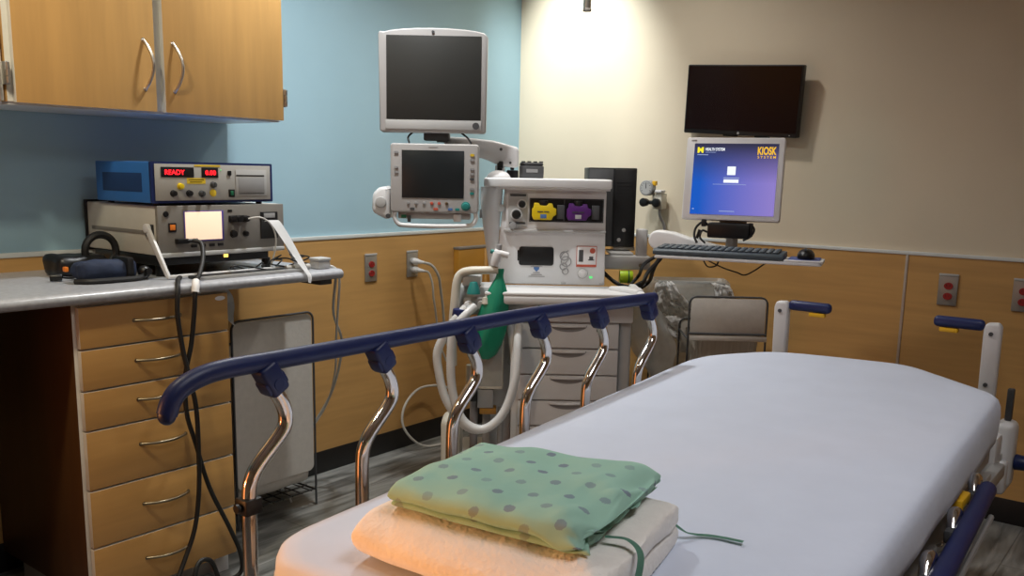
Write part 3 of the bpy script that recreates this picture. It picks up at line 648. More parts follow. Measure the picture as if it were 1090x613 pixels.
# rounded column at its left
b = tube(B(), [(-.080, .16, .885), (-.082, .16, .96), (-.088, .16, 1.06), (-.094, .16, 1.17), (-.092, .16, 1.269)], .045, 16, 5, flat=(1.0, 1.0), rf=lambda s, i: .014 + .030 * min(1, s * 1.15) ** 1.3)
sph(b, (-.066, .155, 1.300), .050, 1, 1, .72, 24); cyl(b, (-.062, .20, 1.30), (-.062, .20, 1.355), .020)
col = obj('arm_column', b, 'white', am)
obj('column_screw', cyl(B(), (-.055, .1500, 1.188), (-.055, .134, 1.188), .016, bev=.003), 'lgrey', am)
obj('column_latch', bx(B(), -.140, -.128, .15, .18, 1.145, 1.18, .003), 'grey', am)
b = prism(B(), [(-.285, 1.463), (-.200, 1.462), (-.09, 1.452), (.005, 1.428), (.014, 1.418), (.014, 1.356), (.004, 1.346), (-.06, 1.352), (-.11, 1.374), (-.20, 1.402), (-.285, 1.420)], .165, .235, 'y', .010, 3)
arm = obj('monitor_arm', b, 'white', am)
b = cyl(B(), (-.058, .1655, 1.418), (-.058, .1615, 1.418), .006); cyl(b, (-.02, .1655, 1.366), (-.02, .1615, 1.366), .005); obj('arm_screw', b, 'dgrey', arm)
obj('arm_clamp', bx(bx(B(), -.072, -.052, .155, .175, 1.318, 1.366, .004), -.066, -.048, .150, .170, 1.345, 1.372, .004), 'black', arm)
# lower monitor
lm = obj('control_monitor', prism(B(), rrect(-.476, -.139, 1.170, 1.430, .012), -.005, .055, 'y', .006, 3), 'bezel', am)
obj('screen', bx(B(), -.432, -.195, -.0075, -.0052, 1.226, 1.405, .001), 'screen_low', lm)
obj('monitor_back', bx(B(), -.42, -.20, .0555, .165, 1.20, 1.425, .02), 'lgrey', lm)
cols = ['grey', 'grey', 'grey', 'redlab', 'redlab', 'brass']
for k, x in enumerate((-.407, -.378, -.347, -.317, -.289, -.260)): obj('key', cyl(B(), (x, -.0052, 1.206), (x, -.009, 1.206), .0062, n=14, bev=.001), cols[k], lm)
for x, m in ((-.392, 'dgrey'), (-.302, 'redlab'), (-.246, 'bluelab'), (-.219, 'teal')): obj('key', prism(B(), rrect(x - .009, x + .009, 1.180, 1.189, .004), -.009, -.0052, 'y'), m, lm)
for z, m in ((1.390, 'yel_label'), (1.372, 'grey'), (1.338, 'grey'), (1.319, 'grey'), (1.300, 'dgrey'), (1.264, 'grey'), (1.246, 'teal')): obj('key', prism(B(), rrect(-.172, -.156, z - .0045, z + .0045, .004), -.009, -.0052, 'y'), m, lm)
for z in (1.396, 1.340, 1.322): obj('key', prism(B(), rrect(-.461, -.445, z - .004, z + .004, .003), -.009, -.0052, 'y'), 'grey', lm)
obj('nav_knob', cyl(cyl(B(), (-.187, -.0052, 1.197), (-.187, -.012, 1.197), .0175, bev=.001), (-.187, -.012, 1.197), (-.187, -.030, 1.197), .0135, .012, bev=.002), 'teal', lm)
obj('badge', bx(B(), -.330, -.295, -.0058, -.0052, 1.415, 1.419), 'grey', lm)
obj('carry_handle', tube(B(), [(-.460, .01, 1.172), (-.462, .01, 1.150), (-.448, .01, 1.126), (-.42, .01, 1.120), (-.31, .01, 1.118), (-.19, .01, 1.121), (-.160, .01, 1.128), (-.148, .01, 1.150), (-.150, .01, 1.172)], .009, 10), 'white', lm)
b = bx(B(), -.45, -.17, .02, .055, 1.145, 1.171, .003); pb = obj('port_strip', b, 'lgrey', lm)
obj('port', bx(B(), -.437, -.418, .012, .0199, 1.148, 1.160, .001), 'green', pb)
b = bx(B(), -.413, -.400, .012, .0199, 1.132, 1.158, .001); obj('port', b, 'dgrey', pb)
obj('cord_stub', bx(B(), -.235, -.205, .010, .0199, 1.136, 1.166, .003), 'white', pb)
# module at its left
b = prism(B(), [(-.548, 1.180), (-.540, 1.165), (-.500, 1.145), (-.4775, 1.140), (-.4775, 1.258), (-.490, 1.270), (-.520, 1.262), (-.545, 1.240)], -.01, .09, 'y', .016, 3)
gm = obj('gas_module', b, 'white', am)
obj('module_dial', cyl(B(), (-.512, -.0105, 1.207), (-.512, -.018, 1.207), .022, .020, bev=.002), 'lgrey', gm)
obj('module_port', cyl(B(), (-.484, -.008, 1.155), (-.484, -.016, 1.155), .009), 'dgrey', gm)
# upper monitor
top = [(-.527, 1.500), (-.524, 1.845)]
poly = [(-.516, 1.472), (-.122, 1.473), (-.116, 1.480), (-.112, 1.826), (-.117, 1.835)] + [(-.317 + .20 * math.cos(a), 1.835 + .024 * math.sin(a)) for a in [PI * k / 10 for k in range(1, 10)]] + [(-.520, 1.846), (-.527, 1.838), (-.5225, 1.480)]
um = obj('display_monitor', prism(B(), poly, .045, .105, 'y', .006, 3), 'bezel', am)
obj('screen', bx(B(), -.496, -.136, .0425, .0448, 1.521, 1.830, .001), 'screen', um)
obj('lower_bezel', bx(B(), -.500, -.133, .0405, .0448, 1.484, 1.519, .002), 'lgrey', um)
obj('camera_dot', cyl(B(), (-.319, .0448, 1.843), (-.319, .041, 1.843), .0055, n=14), 'dgrey', um)
obj('corner_badge', cyl(B(), (-.154, .0404, 1.500), (-.154, .038, 1.500), .013), 'dgrey', um)
obj('monitor_back', bx(B(), -.46, -.17, .1055, .165, 1.52, 1.80, .02), 'lgrey', um)
b = bx(B(), -.36, -.26, .10, .17, 1.445, 1.475, .005); cyl(b, (-.29, .14, 1.44), (-.29, .14, 1.60), .022); obj('monitor_neck', b, 'dgrey', um)
b = tube(B(), [(-.40, .08, 1.474), (-.415, .06, 1.455), (-.41, .05, 1.433)], .004, 6); obj('monitor_lead', b, 'blackrub', um); b = tube(B(), [(-.21, .08, 1.474), (-.185, .06, 1.455), (-.17, .05, 1.433)], .004, 6); obj('monitor_lead', b, 'blackrub', um)
# breathing system on the left
b = tube(B(), [(-.226, -.13, .60), (-.226, -.13, .72), (-.218, -.13, .84), (-.210, -.13, .920), (-.196, -.13, .950), (-.165, -.14, .963), (-.11, -.15, .968), (-.056, -.15, .970)], .0165, 12, rf=lambda s, i: .0185 - .004 * s)
bs = obj('bag_arm', b, 'cream', am)
b = bx(B(), -.205, -.066, -.10, .06, .790, .900, .012); bx(b, -.185, -.10, -.125, -.10, .80, .86, .006); bx(b, -.19, -.12, -.14, .0, .905, .945, .008)
ab = obj('absorber_head', b, 'lgrey', am)
lathe(b := B(), [(.010, .925), (.013, .924), (.024, .895), (.026, .880), (.010, .879)], (-.146, -.155, 0), 18); obj('relief_valve', b, 'teal', ab)
b = cyl(B(), (-.165, -.155, .83), (-.165, -.10, .83), .020, bev=.002); cyl(b, (-.118, -.150, .835), (-.118, -.10, .835), .016, bev=.002); obj('hose_port', b, 'white', ab)
b = lathe(B(), [(.004, .870), (.012, .868), (.016, .845), (.007, .838), (.007, .825)], (-.10, -.16, 0), 16); obj('valve', b, 'cream', ab)
lathe(b := B(), [(.005, .828), (.030, .824), (.034, .795), (.026, .775), (.006, .770)], (-.192, -.17, 0), 18); obj('filter', b, 'navy', ab)['label'] = 'navy blue filter'
sph(b := B(), (-.178, -.195, .777), .024, 1.2, .8, .7); obj('filter_cap', b, 'paper', ab)
b = bx(B(), -.130, -.030, -.105, -.02, .500, .738, .012); cn = obj('absorber_canister', b, 'cream', am)
b = bx(B(), -.124, -.036, -.108, -.1055, .515, .70, .001); obj('canister_window', b, 'clear', cn)
b = cyl(B(), (-.153, -.09, .505), (-.153, -.09, .596), .023, bev=.003); obj('sensor_cell', b, 'steel', am)
obj('sensor_base', bx(B(), -.178, -.131, -.115, -.04, .455, .5045, .004), 'black', am)
b = bx(B(), -.13, -.068, -.10, -.02, .425, .499, .004); obj('drain_box', b, 'grey', am)
obj('drain_tag', bx(B(), -.120, -.056, -.104, -.04, .402, .4245, .003), 'amberwood', am)
b = cyl(B(), (-.145, -.05, .12), (-.145, -.05, .455), .016); bx(b, -.11, -.08, -.06, -.02, .12, .395, .004); cyl(b, (-.04, -.06, .13), (-.04, -.06, .42), .012); obj('absorber_post', b, 'grey', am)
b = cyl(B(), (.0, -.02, .60), (.0, -.05, .60), .016, bev=.002); obj('cabinet_port', b, 'lgrey', am)

def ML(x, y, z): return MO + RH * x + FH * y + Vector((0, 0, z))
# reservoir bag hanging from the arm
prof2 = [(.011, .975), (.0135, .968), (.0125, .952), (.015, .94), (.026, .915), (.044, .87), (.056, .80), (.060, .745), (.054, .69), (.037, .65), (.017, .632), (.001, .630)]
b = lathe(B(), prof2, (0, 0, 0), 28)
def lean(v):
    s = (.975 - v.co.z) / .345; a = math.atan2(v.co.y, v.co.x)
    k = 1 + .07 * math.sin(5 * a + 6 * s) * min(1, s * 2.5)
    return Vector((v.co.x * k * 1.02 - .046 - .052 * s, v.co.y * .62 * k - .15, v.co.z))
bmesh.ops.subdivide_edges(b, edges=[e for e in b.edges if e.calc_length() > .025], cuts=1, use_grid_fill=True)
for v in b.verts: v.co = lean(v)
b.transform(Matrix.Translation(MO) @ Matrix.Rotation(YAW - PI / 2, 4, 'Z'))
bag = tag(obj('breathing_bag', b, 'bagg', loc=ML(-.046, -.15, .97)), 'limp green rubber breathing bag hanging at the left of the anaesthesia machine', 'bag')
# breathing circuit
def corr(path, r, k=10):
    b = tube(B(), path, r, 12, k, rf=lambda s, i: r * (1.08 if i % 2 else .92)); return b
def bres(path, step=.0048):
    P = spline(path, 80); out = [P[0]]; acc = 0
    for a, c in zip(P, P[1:]):
        acc += (c - a).length
        if acc >= step: out.append(c); acc = 0
    return out
ct = thing('breathing_circuit', 'clear corrugated breathing hoses looped below the green bag', 'hose', ML(-.15, -.17, .36))
for path in ([(-.172, -.175, .83), (-.205, -.185, .795), (-.245, -.185, .735), (-.278, -.18, .660), (-.272, -.18, .58), (-.250, -.18, .490), (-.205, -.18, .412), (-.150, -.18, .365), (-.085, -.18, .372), (-.030, -.18, .425), (.004, -.17, .50), (.012, -.16, .58), (.010, -.14, .66), (.000, -.12, .72), (-.012, -.092, .79)],
             [(-.140, -.165, .835), (-.180, -.195, .80), (-.218, -.205, .74), (-.226, -.205, .66), (-.224, -.205, .56), (-.208, -.205, .47), (-.172, -.205, .398), (-.11, -.208, .372), (-.055, -.206, .400), (-.015, -.20, .46), (.012, -.192, .55), (.020, -.18, .62), (.022, -.155, .70), (.024, -.105, .76)]):
    b = tube(B(), bres([ML(*q) for q in path]), .0165, 12, 1, rf=lambda s, i: .0165 * (1.03 if i % 2 else .965)); obj('hose', b, 'hose', ct, world=True)
b = B()
q0 = ML(-.070, -.152, .985); q1 = ML(-.058, -.152, 1.035); cyl(b, q0, q1, .017, .019, bev=.002); cyl(b, ML(-.072, -.152, 1.037), ML(-.018, -.155, 1.024), .0135, .012, bev=.002)
yp = tag(obj('mask_elbow', b, 'white', loc=q0), 'white elbow connector stuck on top of the bag arm, teal tip', 'connector')
obj('tip', cyl(B(), ML(-.086, -.152, 1.040), ML(-.0725, -.152, 1.037), .008, bev=.001), 'teal', yp, world=True)
obj('sampling_port', cyl(B(), ML(-.054, -.148, 1.04), ML(-.053, -.148, 1.065), .010, bev=.001), 'grey', yp, world=True)

# little black printer on top
t = thing('label_printer', 'small dark grey printer standing on top of the anaesthesia machine', 'printer', ML(.065, .24, 1.3075), YAW - PI / 2)
obj('body', bx(bx(B(), -.048, .050, -.05, .06, .0, .048, .004), -.046, .048, -.035, .06, .048, .062, .005), 'dgrey', t)
obj('label_window', bx(B(), -.020, .026, -.0515, -.0502, .022, .036), 'grey', t)
b = B()
for k in range(4): bx(b, -.040 + .024 * k, -.024 + .024 * k, -.02, .04, .0625, .067, .001)
obj('top_key', b, 'black', t)
t = thing('power_brick', 'small black block beside the printer on top of the anaesthesia machine', 'adapter', ML(-.008, .24, 1.3075), YAW - PI / 2)
obj('body', bx(B(), -.026, .021, -.04, .04, 0, .030, .004), 'black', t)
obj('lead', tube(bx(B(), -.012, .004, -.03, .0, .0305, .041, .003), [(-.026, .0, .012), (-.036, .02, .008), (-.04, .06, .006)], .004, 6), 'blackrub', t)

# clear bag at its right
b = B(); rings = []
for i in range(10):
    s = i / 9; z = .815 - .29 * s; w = .030 + .058 * math.sin(PI * min(1, s * .9 + .06)) ** .8; cx = .530 + .075 * s
    rings.append([b.verts.new((cx + w * math.cos(a) * (1 + .18 * noise.noise(Vector((math.cos(a) * 2, math.sin(a) * 2, s * 4)))), .10 + w * .5 * math.sin(a), z + .012 * noise.noise(Vector((a, s * 5, 1))))) for a in [2 * PI * j / 22 for j in range(22)]])
for A, D in zip(rings, rings[1:]):
    for j in range(22): b.faces.new((A[j], A[(j + 1) % 22], D[(j + 1) % 22], D[j]))
b.faces.new(rings[0]); b.faces.new(rings[-1])
b.transform(Matrix.Translation(MO) @ Matrix.Rotation(YAW - PI / 2, 4, 'Z'))
tag(obj('hanging_bag', b, 'clear', loc=ML(.53, .10, .815)), 'limp see-through grey plastic bag hanging at the right side of the anaesthesia machine', 'bag')

# ---------------------------------------------------------------- computer tower, bracket arm
t = thing('computer_tower', 'black slim computer hung upright at the right of the anaesthesia machine', 'computer', ML(.415, .45, 1.022), YAW - PI / 2)
obj('case', bx(B(), -.102, .104, -.05, .20, .0, .334, .004), 'black', t)
obj('front_bezel', bx(B(), .010, .102, -.056, -.0502, .006, .328, .003), 'black', t)
obj('side_panel', bx(B(), -.100, .004, -.0535, -.0502, .006, .328, .002), 'dgrey', t)
for x, z in ((.056, .072), (.036, .030)): o = obj('round_badge', cyl(B(), (x, -.0562, z), (x, -.058, z), .008, n=18), 'lgrey', t); o['label'] = 'small pale round badge'
b = B()
for k in range(6): bx(b, .018, .090, -.0566, -.0561, .20 + .014 * k, .203 + .014 * k)
obj('vent', b, 'black', t)
KA = rad(22); KO = Vector((CAMX, CAMY, 0)) + FH * 3.35 + RH * .80; KR = YAW - PI / 2 - KA
KX = Vector((math.cos(KR), math.sin(KR), 0)); KY = Vector((-math.sin(KR), math.cos(KR), 0))
def KL(x, y, z): return KO + KX * x + KY * y + Vector((0, 0, z))
ks = thing('kiosk_workstation', 'lit kiosk screen and white keyboard tray on a jointed white arm', 'workstation', KO, KR)
b = bx(B(), .3735, .572, .26, .34, .938, .994, .006); bx(b, .515, .557, .27, .33, .985, 1.106, .006); bx(b, .405, .505, .30, .50, .994, 1.004, .003)
b.transform(Matrix.Translation(MO) @ Matrix.Rotation(YAW - PI / 2, 4, 'Z'))
bk = obj('wall_arm', b, 'lgrey', ks, world=True)
b = B(); cyl(b, ML(.53, .2595, .957), ML(.53, .255, .957), .008); obj('arm_bolt', b, 'brass', bk, world=True)
b = bx(B(), .430, .525, .42, .52, 1.0045, 1.0215, .003); b.transform(Matrix.Translation(MO) @ Matrix.Rotation(YAW - PI / 2, 4, 'Z')); obj('tower_bracket', b, 'steel', bk, world=True)
# white curved arm
b = B(); 
poly = [(-.278 + .037 * math.cos(rad(a)), 1.084 + .037 * math.sin(rad(a))) for a in range(80, 281, 20)] + [(-.16, 1.050), (.03, 1.050), (.03, 1.066), (-.06, 1.074), (-.15, 1.094), (-.22, 1.115)]
prism(b, poly, .02, .085, 'y', .010, 3)
obj('curved_arm', b, 'white', ks)
obj('arm_lever', cyl(B(), KL(-.135, .06, 1.095), KL(-.125, .06, 1.128), .006), 'black', ks, world=True)
b = cyl(B(), (.0, .04, 1.065), (.0, .04, 1.16), .022); bx(b, -.05, .05, .03, .05, 1.14, 1.24, .005); obj('post', b, 'lgrey', ks)
# tray
b = prism(B(), rrect(-.235, .338, -.215, -.005, .016), 1.036, 1.047, 'z', .003)
bx(b, .215, .338, -.215, -.203, 1.046, 1.054, .003); bx(b, -.06, .06, -.03, .06, 1.030, 1.06, .004)
tr = obj('keyboard_tray', b, 'white', ks)
obj('mouse_pad', prism(B(), rrect(.222, .326, -.198, -.020, .008), 1.0472, 1.0512, 'z', .001), 'mousepad', tr)
# monitor, tilted back 7 degrees
TL = Matrix.Translation((0, 0, 1.32)) @ Matrix.Rotation(-rad(7), 4, 'X') @ Matrix.Translation((0, 0, -1.32))
def TR(b): b.transform(TL); return b
mo = obj('monitor_housing', TR(prism(B(), rrect(-.182, .171, 1.169, 1.470, .008), 0, .045, 'y', .004)), 'white2', ks)
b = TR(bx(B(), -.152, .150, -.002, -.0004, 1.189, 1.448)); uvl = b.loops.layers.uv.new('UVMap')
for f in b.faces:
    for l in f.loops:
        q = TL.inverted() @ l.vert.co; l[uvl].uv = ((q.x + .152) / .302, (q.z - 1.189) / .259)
o = obj('screen', b, 'kiosk', mo); o['label'] = 'lit blue screen with painted violet reflection'
def scr(name, b, m): return obj(name, TR(b), m, mo, smooth=False)
scr('logo', text(B(), 'M', (-.129, -.0026, 1.424), .022, .021, bold=.05), 'kmaize')
b = text(B(), 'HEALTH SYSTEM', (-.076, -.0026, 1.427), .070, .011, bold=.02); scr('title', b, 'kwhite')
b = B(); bx(b, -.140, -.100, -.0028, -.0022, 1.4055, 1.408); bx(b, -.110, -.072, -.0028, -.0022, 1.415, 1.4165); scr('subtitle', b, 'kdim')
scr('kiosk_title', text(B(), 'KIOSK', (.110, -.0026, 1.4225), .066, .029, bold=.03), 'kyellow')
scr('system_title', text(B(), 'S Y S T E M', (.110, -.0026, 1.400), .064, .009, bold=.01), 'kyellow')
scr('card_icon', prism(B(), rrect(-.026, .004, 1.334, 1.365, .002), -.0028, -.0022, 'y'), 'kwhite')
scr('tap_button', bx(B(), -.037, .017, -.0028, -.0022, 1.306, 1.318), 'kwhite')
b = bx(B(), -.038, .018, -.0028, -.0022, 1.322, 1.325); bx(b, -.075, .045, -.0028, -.0022, 1.299, 1.3005); bx(b, -.045, .010, -.0028, -.0022, 1.2008, 1.2035); bx(b, -.144, -.138, -.0028, -.0022, 1.206, 1.210); scr('small_print', b, 'kdim')
obj('bezel_badge', TR(bx(B(), -.165, -.145, -.0012, -.0002, 1.456, 1.461)), 'grey', mo)
obj('power_button', TR(cyl(B(), (.150, -.0002, 1.179), (.150, -.0015, 1.179), .004, n=12)), 'paper', mo)
# black block and its leads under the screen
b = bx(B(), -.082, .070, -.03, .03, 1.105, 1.160, .006); bx(b, .065, .080, -.02, .0, 1.112, 1.163, .003); obj('card_reader', b, 'black', ks)
b = tube(B(), [(-.08, -.02, 1.150), (-.10, -.02, 1.162), (-.125, -.02, 1.140), (-.128, -.03, 1.110), (-.115, -.04, 1.085)], .0045, 8)
tube(b, [(-.082, -.02, 1.125), (-.10, -.03, 1.13), (-.105, -.035, 1.105), (-.085, -.04, 1.085)], .004, 8); tube(b, [(.07, -.01, 1.16), (.085, -.01, 1.14), (.075, -.02, 1.115), (.05, -.03, 1.10)], .004, 8)
bx(b, -.105, -.088, -.03, -.01, 1.145, 1.172, .003); obj('reader_lead', b, 'blackrub', ks)
b = tube(B(), [(-.07, -.10, 1.034), (-.045, -.10, 1.020), (.0, -.10, 1.002), (.045, -.09, .988), (.07, -.085, .980), (.10, -.085, .995), (.145, -.09, 1.030)], .0028, 6)
tube(b, [(-.08, -.10, 1.034), (-.06, -.10, 1.005), (-.03, -.10, 1.010), (-.02, -.10, 1.034)], .0028, 6); obj('tray_lead', b, 'blackrub', ks)
# black cable loops under the arm
b = B()
tube(b, [ML(.378, .27, .925), ML(.40, .24, .905), ML(.43, .21, .885), ML(.48, .21, .872), ML(.53, .21, .880), KL(-.31, .02, .955), KL(-.262, .0, 1.01), KL(-.25, .0, 1.033)], .008, 8)
tube(b, [ML(.378, .30, .920), ML(.42, .25, .890), ML(.47, .23, .868), ML(.52, .23, .862), ML(.565, .23, .895), KL(-.29, .03, .97), KL(-.255, .01, 1.033)], .008, 8)
tube(b, [ML(.46, .21, .85), ML(.485, .21, .880), ML(.52, .22, .92), KL(-.33, .03, .985), KL(-.28, .01, 1.020), KL(-.25, .0, 1.033)], .007, 8)
tube(b, [ML(.47, .21, .83), ML(.49, .21, .87), ML(.55, .22, .90)], .006, 8)
tag(obj('cable_bundle', b, 'blackrub', loc=ML(.48, .21, .87)), 'thick black cables looping under the bracket arm below the computer', 'cable')
b = lathe(B(), [(.010, 0), (.026, 0), (.027, .004), (.027, .050), (.024, .054), (.010, .054)], (0, 0, 0), 24, 'x')
b.transform(Matrix.Translation(ML(.446, .27, .9075)) @ Matrix.Rotation(YAW - PI / 2, 4, 'Z'))
t = tag(obj('end_cap', b, 'lime', loc=ML(.446, .27, .88)), 'lime yellow round cap under the grey bracket arm', 'cap')
b = lathe(B(), [(.0272, .034), (.0285, .034), (.0285, .039), (.0272, .039)], (0, 0, 0), 24, 'x'); b.transform(Matrix.Translation(ML(.446, .27, .9075)) @ Matrix.Rotation(YAW - PI / 2, 4, 'Z')); obj('cap_band', b, 'green', t, world=True)
# keyboard and mouse
t = thing('keyboard', 'dark slate keyboard lying on the white tray under the kiosk screen', 'keyboard', KL(-.015, -.13, 1.048), KR)
K3 = Matrix.Rotation(rad(3.5), 4, 'X')
b = prism(B(), [(-.082, .0), (.070, .0), (.070, .022), (.060, .0235), (-.074, .0205), (-.082, .014)], -.225, .227, 'x', .003); b.transform(Matrix.Translation((0, 0, .001))); obj('body', b, 'slate', t)
for r_ in range(5):
    b = B(); y = -.055 + r_ * .025
    for k in range(18):
        x = -.212 + k * .0236; bx(b, x, x + .0205, y - .010, y + .010, .022 + .0005 * r_, .0285 + .0008 * r_, .002, 1)
    obj('key_row', b, 'slate', t)
t = thing('mouse', 'black computer mouse lying on the blue pad at the right end of the tray', 'mouse', KL(.278, -.10, 1.0513), KR)
b = B(); sph(b, (0, 0, .010), .030, 1.0, 1.7, .85, 20)
for v in b.verts: v.co.z = max(v.co.z, 0.0005)
obj('body', b, 'black', t); obj('wheel', cyl(B(), (-.004, -.03, .033), (.004, -.03, .033), .007), 'dgrey', t)
# monitor on the right wall
t = thing('wall_monitor', 'dark blank widescreen monitor on the cream wall above the kiosk screen', 'monitor', (0, -1.288, 1.66), -PI / 2)
T2 = Matrix.Translation((0, -.062, 0)) @ Matrix.Rotation(rad(3.2), 4, 'Y') @ Matrix.Rotation(rad(3.6), 4, 'X')
def W(b): b.transform(T2); return b
h = obj('housing', W(prism(B(), rrect(-.268, .268, -.150, .150, .006), -.012, .022, 'y', .003)), 'black', t)
obj('screen', W(bx(B(), -.261, .261, -.0145, -.0124, -.132, .144)), 'screen_red', h)
obj('badge', W(cyl(B(), (.0, -.0122, -.141), (.0, -.0135, -.141), .006, n=16)), 'grey', h)
obj('power_light', W(cyl(B(), (.235, -.0122, -.141), (.235, -.0135, -.141), .002, n=8)), 'paper', h)
for x in (-.045, .105): obj('bottom_clip', W(bx(B(), x - .032, x + .032, -.004, .020, -.157, -.1505, .002)), 'black', h)
obj('wall_bracket', bx(bx(B(), -.10, .10, -.012, -.0005, -.09, .09, .002), -.04, .04, -.038, -.012, -.05, .05, .003), 'dgrey', t)
# pressure regulator on the right wall
t = thing('gas_regulator', 'small round gauge and black knobs on a white wall fitting beside the computer', 'regulator', (0, -.885, 1.2), -PI / 2)
obj('body', bx(cyl(B(), (.0, -.001, .0), (.0, -.05, .0), .022), -.018, .034, -.075, -.02, -.030, .045, .006), 'cream', t)
for x in (-.055, .012): obj('knob', cyl(B(), (x, -.095, .0), (x, -.06, .0), .021, .018, bev=.003), 'black', t)
obj('stem', cyl(B(), (-.07, -.06, .0), (.03, -.06, .0), .010), 'dgrey', t)
g = obj('gauge', lathe(B(), [(.004, -.1), (.034, -.1), (.036, -.098), (.036, -.068), (.004, -.068)], (-.038, 0, .068), 28, 'y'), 'grey', t)
obj('gauge_face', cyl(B(), (-.038, -.1002, .068), (-.038, -.1012, .068), .029, n=28), 'lgrey', g)
b = bx(B(), -.0395, -.0365, -.1022, -.1013, .066, .090); 
for k in range(9): 
    a = rad(-30 + 30 * k); cyl(b, (-.038 + .022 * math.cos(a), -.1013, .068 + .022 * math.sin(a)), (-.038 + .026 * math.cos(a), -.1018, .068 + .026 * math.sin(a)), .0012, n=6)
obj('gauge_needle', b, 'black', g)
obj('yellow_tab', bx(B(), -.012, .006, -.09, -.07, .080, .102, .002), 'yellow', t)
obj('cap', bx(B(), .0, .036, -.085, -.04, .046, .060, .004), 'white', t)
obj('outlet_hose', tube(B(), [(.012, -.05, -.028), (.016, -.05, -.06), (.03, -.035, -.10), (.034, -.03, -.128)], .007, 8), 'grey', t)
# ---------------------------------------------------------------- hampers
def upath(w, h, r=.03, z0=.0):
    pts = [(-w / 2, 0, z0), (-w / 2, 0, h - r)]
    for i in range(1, 6): a = rad(180 - 90 * i / 5); pts.append((-w / 2 + r + r * math.cos(a), 0, h - r + r * math.sin(a)))
    for i in range(0, 6): a = rad(90 - 90 * i / 5); pts.append((w / 2 - r + r * math.cos(a), 0, h - r + r * math.sin(a)))
    pts.append((w / 2, 0, z0)); return pts
BK = .13
def hamper(label, loc, rot, W_, H_, D_, bag, shelf_z=.065):
    t = thing('laundry_hamper', label, 'hamper', loc, rot)
    for y in (0, D_):
        b = tube(B(), [(x, y, max(z, .004)) for x, _, z in upath(W_, H_ if y == 0 else H_ - BK)], .0045, 10, 1)
        obj('frame_loop', b, 'dgrey', t)
    b = B()
    for s in (-1, 1):
        tube(b, [(s * W_ / 2, 0, shelf_z), (s * W_ / 2, D_, shelf_z)], .004, 8); obj('side_brace', tube(B(), [(s * W_ / 2, 0, H_ - BK - .05), (s * W_ / 2, D_, H_ - BK - .05)], .004, 8), 'dgrey', t)
    for k in range(8): x = -W_ / 2 + W_ * (k + .5) / 8; tube(b, [(x, 0, shelf_z), (x, D_, shelf_z)], .0025, 6)
    for k in range(5): y = D_ * k / 4; tube(b, [(-W_ / 2, y, shelf_z + .004), (W_ / 2, y, shelf_z + .004)], .003, 6)
    obj('wire_shelf', b, 'black', t)
    bag(t, W_, H_, D_)
    return t
def flat_bag(t, W_, H_, D_):
    def panel(y, z0):
        b = prism(B(), rrect(-W_ / 2 + .0065, W_ / 2 - .0065, z0, H_ - .0065 - (BK if y > .1 else 0), .024), y - .002, y + .002, 'y'); return b
    obj('front_panel', panel(.004, .150), 'hampbag', t)
    obj('back_panel', panel(D_ - .004, .150), 'hampbag', t)
    b = bx(B(), -W_ / 2 + .012, W_ / 2 - .012, .010, D_ - .010, .10, .62, .03, 3)
    bmesh.ops.subdivide_edges(b, edges=[e for e in b.edges if e.calc_length() > .06], cuts=5, use_grid_fill=True); disp(b, .006, 9, 2)
    for v in b.verts: v.co.y = min(max(v.co.y, .0085), D_ - .0085)
    obj('sack', b, 'hampbag', t)
lh = hamper('black wire hamper with a flat grey cloth front beside the drawers below the counter end', (-1.842, -.30, 0), 0, .366, .785, .235, flat_bag)
def sleeve_bag(t, W_, H_, D_):
    for nm, y in (('front_sleeve', 0), ('back_sleeve', D_)):
        dz = BK if y else 0; b = bx(B(), -W_ / 2 + .0065, W_ / 2 - .0065, y - .003, y + .003, H_ - .155 - dz, H_ - .0065 - dz, .002)
        obj(nm, b, 'hampbag', t)
    b = tube(B(), [(-W_ / 2, -.006, H_ - .155), (W_ / 2, -.006, H_ - .155)], .005, 8, 1); obj('cross_bar', b, 'dgrey', t)
    obj('hem', bx(B(), -W_ / 2 + .006, W_ / 2 + .004, -.008, -.0035, H_ - .185, H_ - .162, .002), 'hampbag', t)
    b = B(); rings = []; n = 90
    for k in range(9):
        s = k / 8; z = H_ - .165 - .52 * s; wx = W_ / 2 - .016 - .035 * s; wy = D_ / 2 - .012
        ring = []
        for j in range(n):
            a = 2 * PI * j / n; c, d = math.cos(a), math.sin(a)
            ex = .35; x = wx * math.copysign(abs(c) ** ex, c); y = wy * math.copysign(abs(d) ** ex, d)
            p = 1 - .05 * (.5 + .5 * math.sin(j * 1.7)) * min(1, .3 + s * 2)
            ring.append(b.verts.new((x * p, D_ / 2 + y * p, z)))
        rings.append(ring)
    for A, D in zip(rings, rings[1:]):
        for j in range(n): b.faces.new((A[j], A[(j + 1) % n], D[(j + 1) % n], D[j]))
    b.faces.new(rings[-1])
    obj('sack', b, 'hampmesh', t)
b = B(); pp = spline([(-2.215, -.535, .9495), (-2.185, -.530, .915), (-2.165, -.50, .880), (-2.120, -.43, .835), (-2.060, -.36, .795), (-2.015, -.312, .772)], 6); rows = []
for i, p in enumerate(pp):
    s = i / (len(pp) - 1); w_ = .018 * (1 - s) + .006
    rows.append((b.verts.new(p - Vector((w_, .01 * math.sin(9 * s), 0))), b.verts.new(p + Vector((w_ * .8, .012 * math.sin(7 * s + 1), .004)))))
for a, c in zip(rows, rows[1:]): b.faces.new((a[0], a[1], c[1], c[0]))
bmesh.ops.solidify(b, geom=list(b.faces), thickness=.0008)
o = obj('bag_tie', b, 'paper', lh, world=True); o['label'] = 'white cloth tie up to the counter'
h0 = Vector((CAMX, CAMY, 0)) + FH * 3.72 + RH * .898
